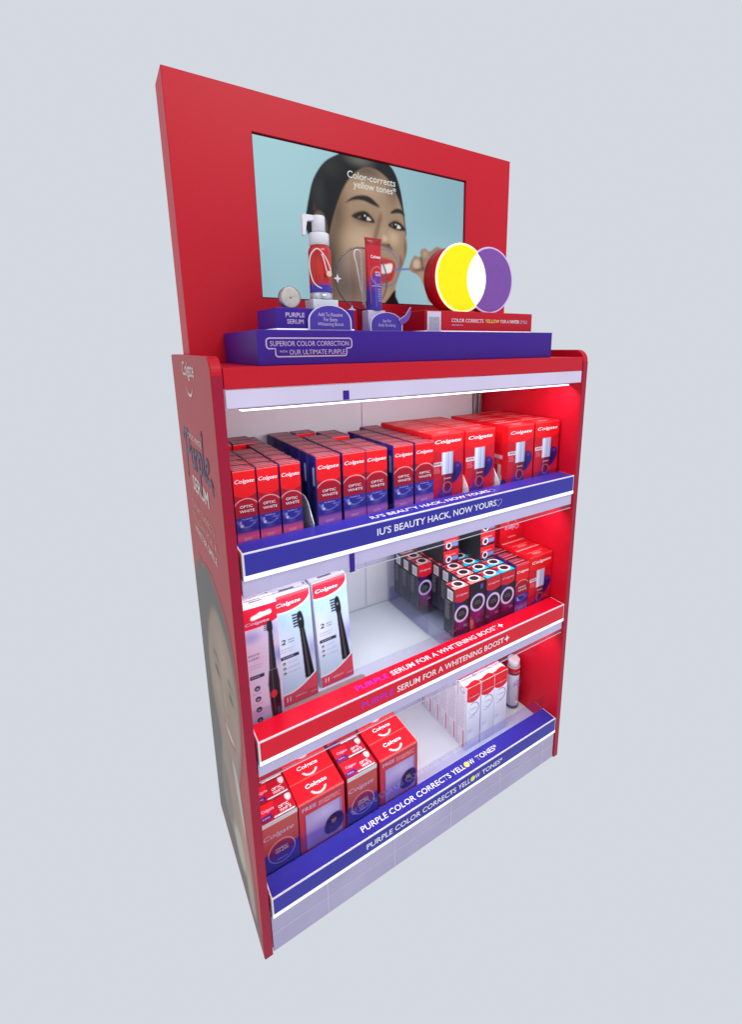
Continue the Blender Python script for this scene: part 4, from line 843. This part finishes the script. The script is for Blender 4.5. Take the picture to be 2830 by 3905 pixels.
for key, x, y0, cname, rows in (('serum', .5685, .076, 'leftmost', 4), ('serum', .6745, .072, 'second', 4), ('serum', .8130, .058, 'third', 4), ('serum', .9205, .058, 'rightmost', 4)):
    for k in range(rows):
        carton(key, 'serum_carton', 'large red serum carton with dropper print, top shelf, %s column, %s row' % (cname, ORD[k]), 'serum carton', x + rj.uniform(-.0005, .0005), y0 + k * 0.0615, Z1, G2, rj.uniform(-.006, .006), detail=k == 0)
def divider(x, label):
    pr = [(0.0545, Z1), (0.0545, 0.990), (0.0600, 1.000), (0.084, 1.032), (0.100, 1.040), (0.39, 1.040), (0.39, Z1)]
    tag(obj('shelf_divider', prism(pr, 'x', x - 0.0008, x + 0.0008), mat('divider_white', (252, 248, 246), 0.4)), label, 'shelf divider', 'white dividers on the top shelf')
divider(.1905, 'white plastic divider between the small and wide toothpaste cartons, top shelf')
divider(.6218, 'white plastic divider between the two left serum columns, top shelf')
divider(.7330, 'white plastic divider in the gap between the serum columns, top shelf')

# ------------------------------------------------------------------ middle shelf
G3 = 'toothbrush packs on the middle shelf'
carton('brush', 'toothbrush_pack', 'tall lilac toothbrush pack with hang hole beside the left panel', 'toothbrush pack', .0665, .0600, Z2 + .0018, G3, rot=(-.03, 0, 0))
carton('brush_heads', 'brush_head_pack', 'pale blue brush head pack just right of the lilac toothbrush pack', 'brush head pack', .1640, .1250, Z2 + .0018, G3, rot=(-.012, -.03, 0))
carton('brush_heads', 'brush_head_pack', 'rightmost pale blue brush head pack, beside the empty white shelf', 'brush head pack', .2690, .1370, Z2 + .0018, G3, rot=(-.012, -.045, 0))
carton('brush_heads', 'brush_head_pack', 'pale blue brush head pack hidden behind the lilac toothbrush pack', 'brush head pack', .0690, .1330, Z2, G3)
riser = thing('clear_riser', 'clear acrylic riser under the dark whitening cartons', 'riser', (.7045, .06, Z2))
ZR = 0.0520
obj('riser_deck', box(-.1225, .1195, -.004, .335, ZR - .003, ZR, .0004), CLEAR, riser)
for x in (-.1225, .1165): obj('riser_wall', box(x, x + .003, -.004, .335, 0, ZR - .0032, .0004), CLEAR, riser)
obj('riser_wall', box(-.119, .116, .331, .334, 0, ZR - .0032, .0004), CLEAR, riser)
pn = tag(obj('clear_divider', box(.5785, .5805, .17, .40, Z2 + .0002, Z2 + .155), CLEAR), 'clear acrylic divider standing left of the dark cartons', 'divider')
G4 = 'dark whitening cartons on the middle shelf'
ZD = Z2 + ZR + .0004
dcols = [('dark_small', .6125, 'first dark column', [0, 4, 5, 6]), ('dark_peach', .6710, 'second dark column', [0, 1, 2, 3, 4, 5, 6]), ('dark', .7310, 'third dark column', [0, 1, 2, 3, 4, 5]), ('dark', .7900, 'fourth dark column', [0, 1, 2, 3, 4, 5])]
for key, x, cname, rows in dcols:
    for k in rows:
        y = .060 + k * .0455 + (0.0 if key != 'dark_small' or k == 0 else -.010)
        carton(key, 'whitening_carton', 'dark whitening carton with lilac ring, middle shelf, %s, %s row' % (cname, ORD[k]), 'toothpaste carton', x + rj.uniform(-.0006, .0006), y, ZD, G4, rj.uniform(-.012, .012), detail=k == 0 or key == 'dark_small')
G5 = 'dark cartons lying on the others'
ZS = ZD + .1436
for x, y, n, cname in ((.6790, .190, 2, 'left pile'), (.7920, .153, 3, 'right pile')):
    for k in range(n):
        carton('dark_lying', 'lying_carton', 'dark carton lying flat with red end, %s on the dark cartons, %s layer' % (cname, ('bottom', 'middle', 'top')[k if n == 3 else 2 * k]), 'toothpaste carton', x, y, ZS + k * .0444, G5)
G6 = 'toothpaste cartons beside the dark ones'
for k in range(6):
    carton('paste', 'toothpaste_carton', 'red and purple toothpaste carton by the serum cartons, middle shelf, %s row' % ORD[k], 'toothpaste carton', .8505, .0600 + k * .0470, Z2, G6, rj.uniform(-.01, .01), detail=k == 0)
def art_side_up(w, h):
    c = Canvas(w, h, 40, 110, (190, 20, 44)); c.scribble(.25, .75, .12, .30, 3, (236, 170, 186), .8, 4); c.rect(.28, .72, .38, .66, (84, 30, 120), .9); c.scribble(.32, .68, .42, .62, 4, (230, 206, 236), .8, 7); c.scribble(.2, .85, .72, .90, 2, (244, 196, 200), .85, 6); c.rect(0, .04, 0, 1, (40, 30, 112))
    return c
carton_kind('paste_turned', .0560, .0450, .1640, (176, 22, 44), art_side_up(.0552, .1628), art_paste_top(.0552, .0445, 6), art_paste_side(.044, .1628), ())
for k in range(3):
    carton('paste_turned', 'toothpaste_carton', 'red toothpaste carton stacked upright on the rear middle-shelf cartons, %s row' % ORD[k], 'toothpaste carton', .8505, .2020 + k * .0470, Z2 + .2014, G6, detail=k == 0)
G7 = 'serum cartons on the middle shelf'
for k in range(4):
    carton('serum', 'serum_carton', 'red serum carton against the right panel, middle shelf, %s row' % ORD[k], 'serum carton', .9290, .0570 + k * .0615, Z2, G7, detail=k == 0)
def art_lying(w, h):
    c = Canvas(w, h, 70, 66, (206, 22, 38)); c.fade(.4, 0, (184, 16, 34), .8); c.ring(.5, .56, .021, .0030, (240, 170, 176), .9, clip=(c.Y > .64) * 1.0); c.scribble(.35, .75, .1, .2, 1, (238, 150, 156), .8, 3); c.rect(0, 1, .97, 1, (240, 90, 90), .7)
    return c
carton_kind('serum_lying', .1020, .1500, .0980, (200, 22, 38), art_lying(.1012, .0972), art_serum_top(.1012, .149), None, ())
o = carton('serum_lying', 'serum_carton', 'red serum carton lying upside down on the rear serum cartons by right panel', 'serum carton', .9290, .1850, Z2 + .2116, G7)
lettering('Colgate', INKLILAC, o, 0, -.0757, .048, .062, .020, .01, .2, rot=(0, math.pi, 0))
# ------------------------------------------------------------------ bottom shelf
G8 = 'gift packs on the bottom shelf'
for x, nm in ((.1770, 'left'), (.4015, 'right')):
    for k in range(3):
        t = carton('gift', 'gift_pack', 'red gift pack with free lettering and window, bottom shelf, %s pair, %s row' % (nm, ORD[k]), 'gift pack', x, .0570 + k * .0585, Z3, G8, detail=k == 0)
        if k < 2: top_text(t, 'gift', 'Colgate', INKW, 0, .60, .46, .27, .02, .1)
G9 = 'wide toothpaste cartons on the bottom shelf'
for x, nm in ((.0712, 'beside the left panel'), (.2885, 'between the gift packs')):
    for k in range(3):
        t = carton('wide', 'wide_toothpaste_carton', 'wide salmon and purple toothpaste carton %s, bottom shelf, %s row' % (nm, ORD[k]), 'toothpaste carton', x, .0560 + k * .0510, Z3, G9, rj.uniform(-.01, .01), detail=k == 0)
        if k < 2:
            top_text(t, 'wide', 'Colgate', INKLILAC, -.22, .55, .34, .20, .01); top_text(t, 'wide', 'OPTIC', INKW, .20, .44, .28, .15, .01, 0); top_text(t, 'wide', 'WHITE', INKW, .22, .24, .32, .15, .01, 0); top_text(t, 'wide', 'PURPLE', INKLILAC, -.32, .20, .20, .09, .0, 0)
G10 = 'white cartons on the bottom shelf'
flap = prism([(-.020, 0), (-.016, .010), (-.006, .013), (.006, .013), (.016, .010), (.020, 0)], 'y', -.0006, .0006)
for i, x in enumerate((.7075, .7670, .8250)):
    for k in range(6):
        t = carton('white', 'white_carton', 'white carton with red lid, bottom shelf, %s column, %s row' % (('left', 'middle', 'right')[i], ORD[k]), 'toothpaste carton', x + rj.uniform(-.0004, .0004), .1020 + k * .0435, Z3, G10, rj.uniform(-.01, .01), detail=k == 0)
        if k < 2:
            f = obj('lid_flap', flap, mat('lid_red', (206, 24, 34), 0.35), t, (0, -.0150, .2262))
# white spray bottle by the right panel
wb = thing('rinse_bottle', 'white cylinder bottle with red top band in the bottom right corner', 'bottle', (.9480, .1640, Z3))
obj('bottle_base', lathe([(.0215, 0), (.0228, .001), (.0228, .010), (.021, .0115)], 28), mat('base_dark', (92, 84, 112), 0.25), wb)
obj('bottle_body', lathe([(.0205, .0117), (.0222, .013), (.0222, .158), (.0215, .160)], 28), mat('bottle_white', (222, 222, 242), 0.25), wb)
obj('red_band', lathe([(.0226, .134), (.0226, .158), (.0221, .1605), (.0221, .134)], 28), mat('band_red', (196, 28, 44), 0.3), wb)
obj('bottle_cap', lathe([(.0200, .1607), (.0206, .161), (.0206, .186), (.0195, .188)], 28), mat('cap_white', (232, 226, 232), 0.3), wb)
lettering('Colgate', INKLILAC, wb, -.004, -.0231, .146, .026, .0072, .01, .2)
lettering('TOTAL', INKGREY, wb, -.002, -.0226, .098, .022, .0075, .01, .1)
obj('ring_mark', flat(stroke(arc(0, 0, .015, -60, 200, 20), .0022)), mat('ring_purple', (120, 96, 176), 0.4), wb, (-.001, -.0229, .098))
obj('patch_mark', flat([[(-.006, .022), (.006, .022), (.006, .032), (-.006, .032)]]), INKW, wb, (-.002, -.0226, .0))
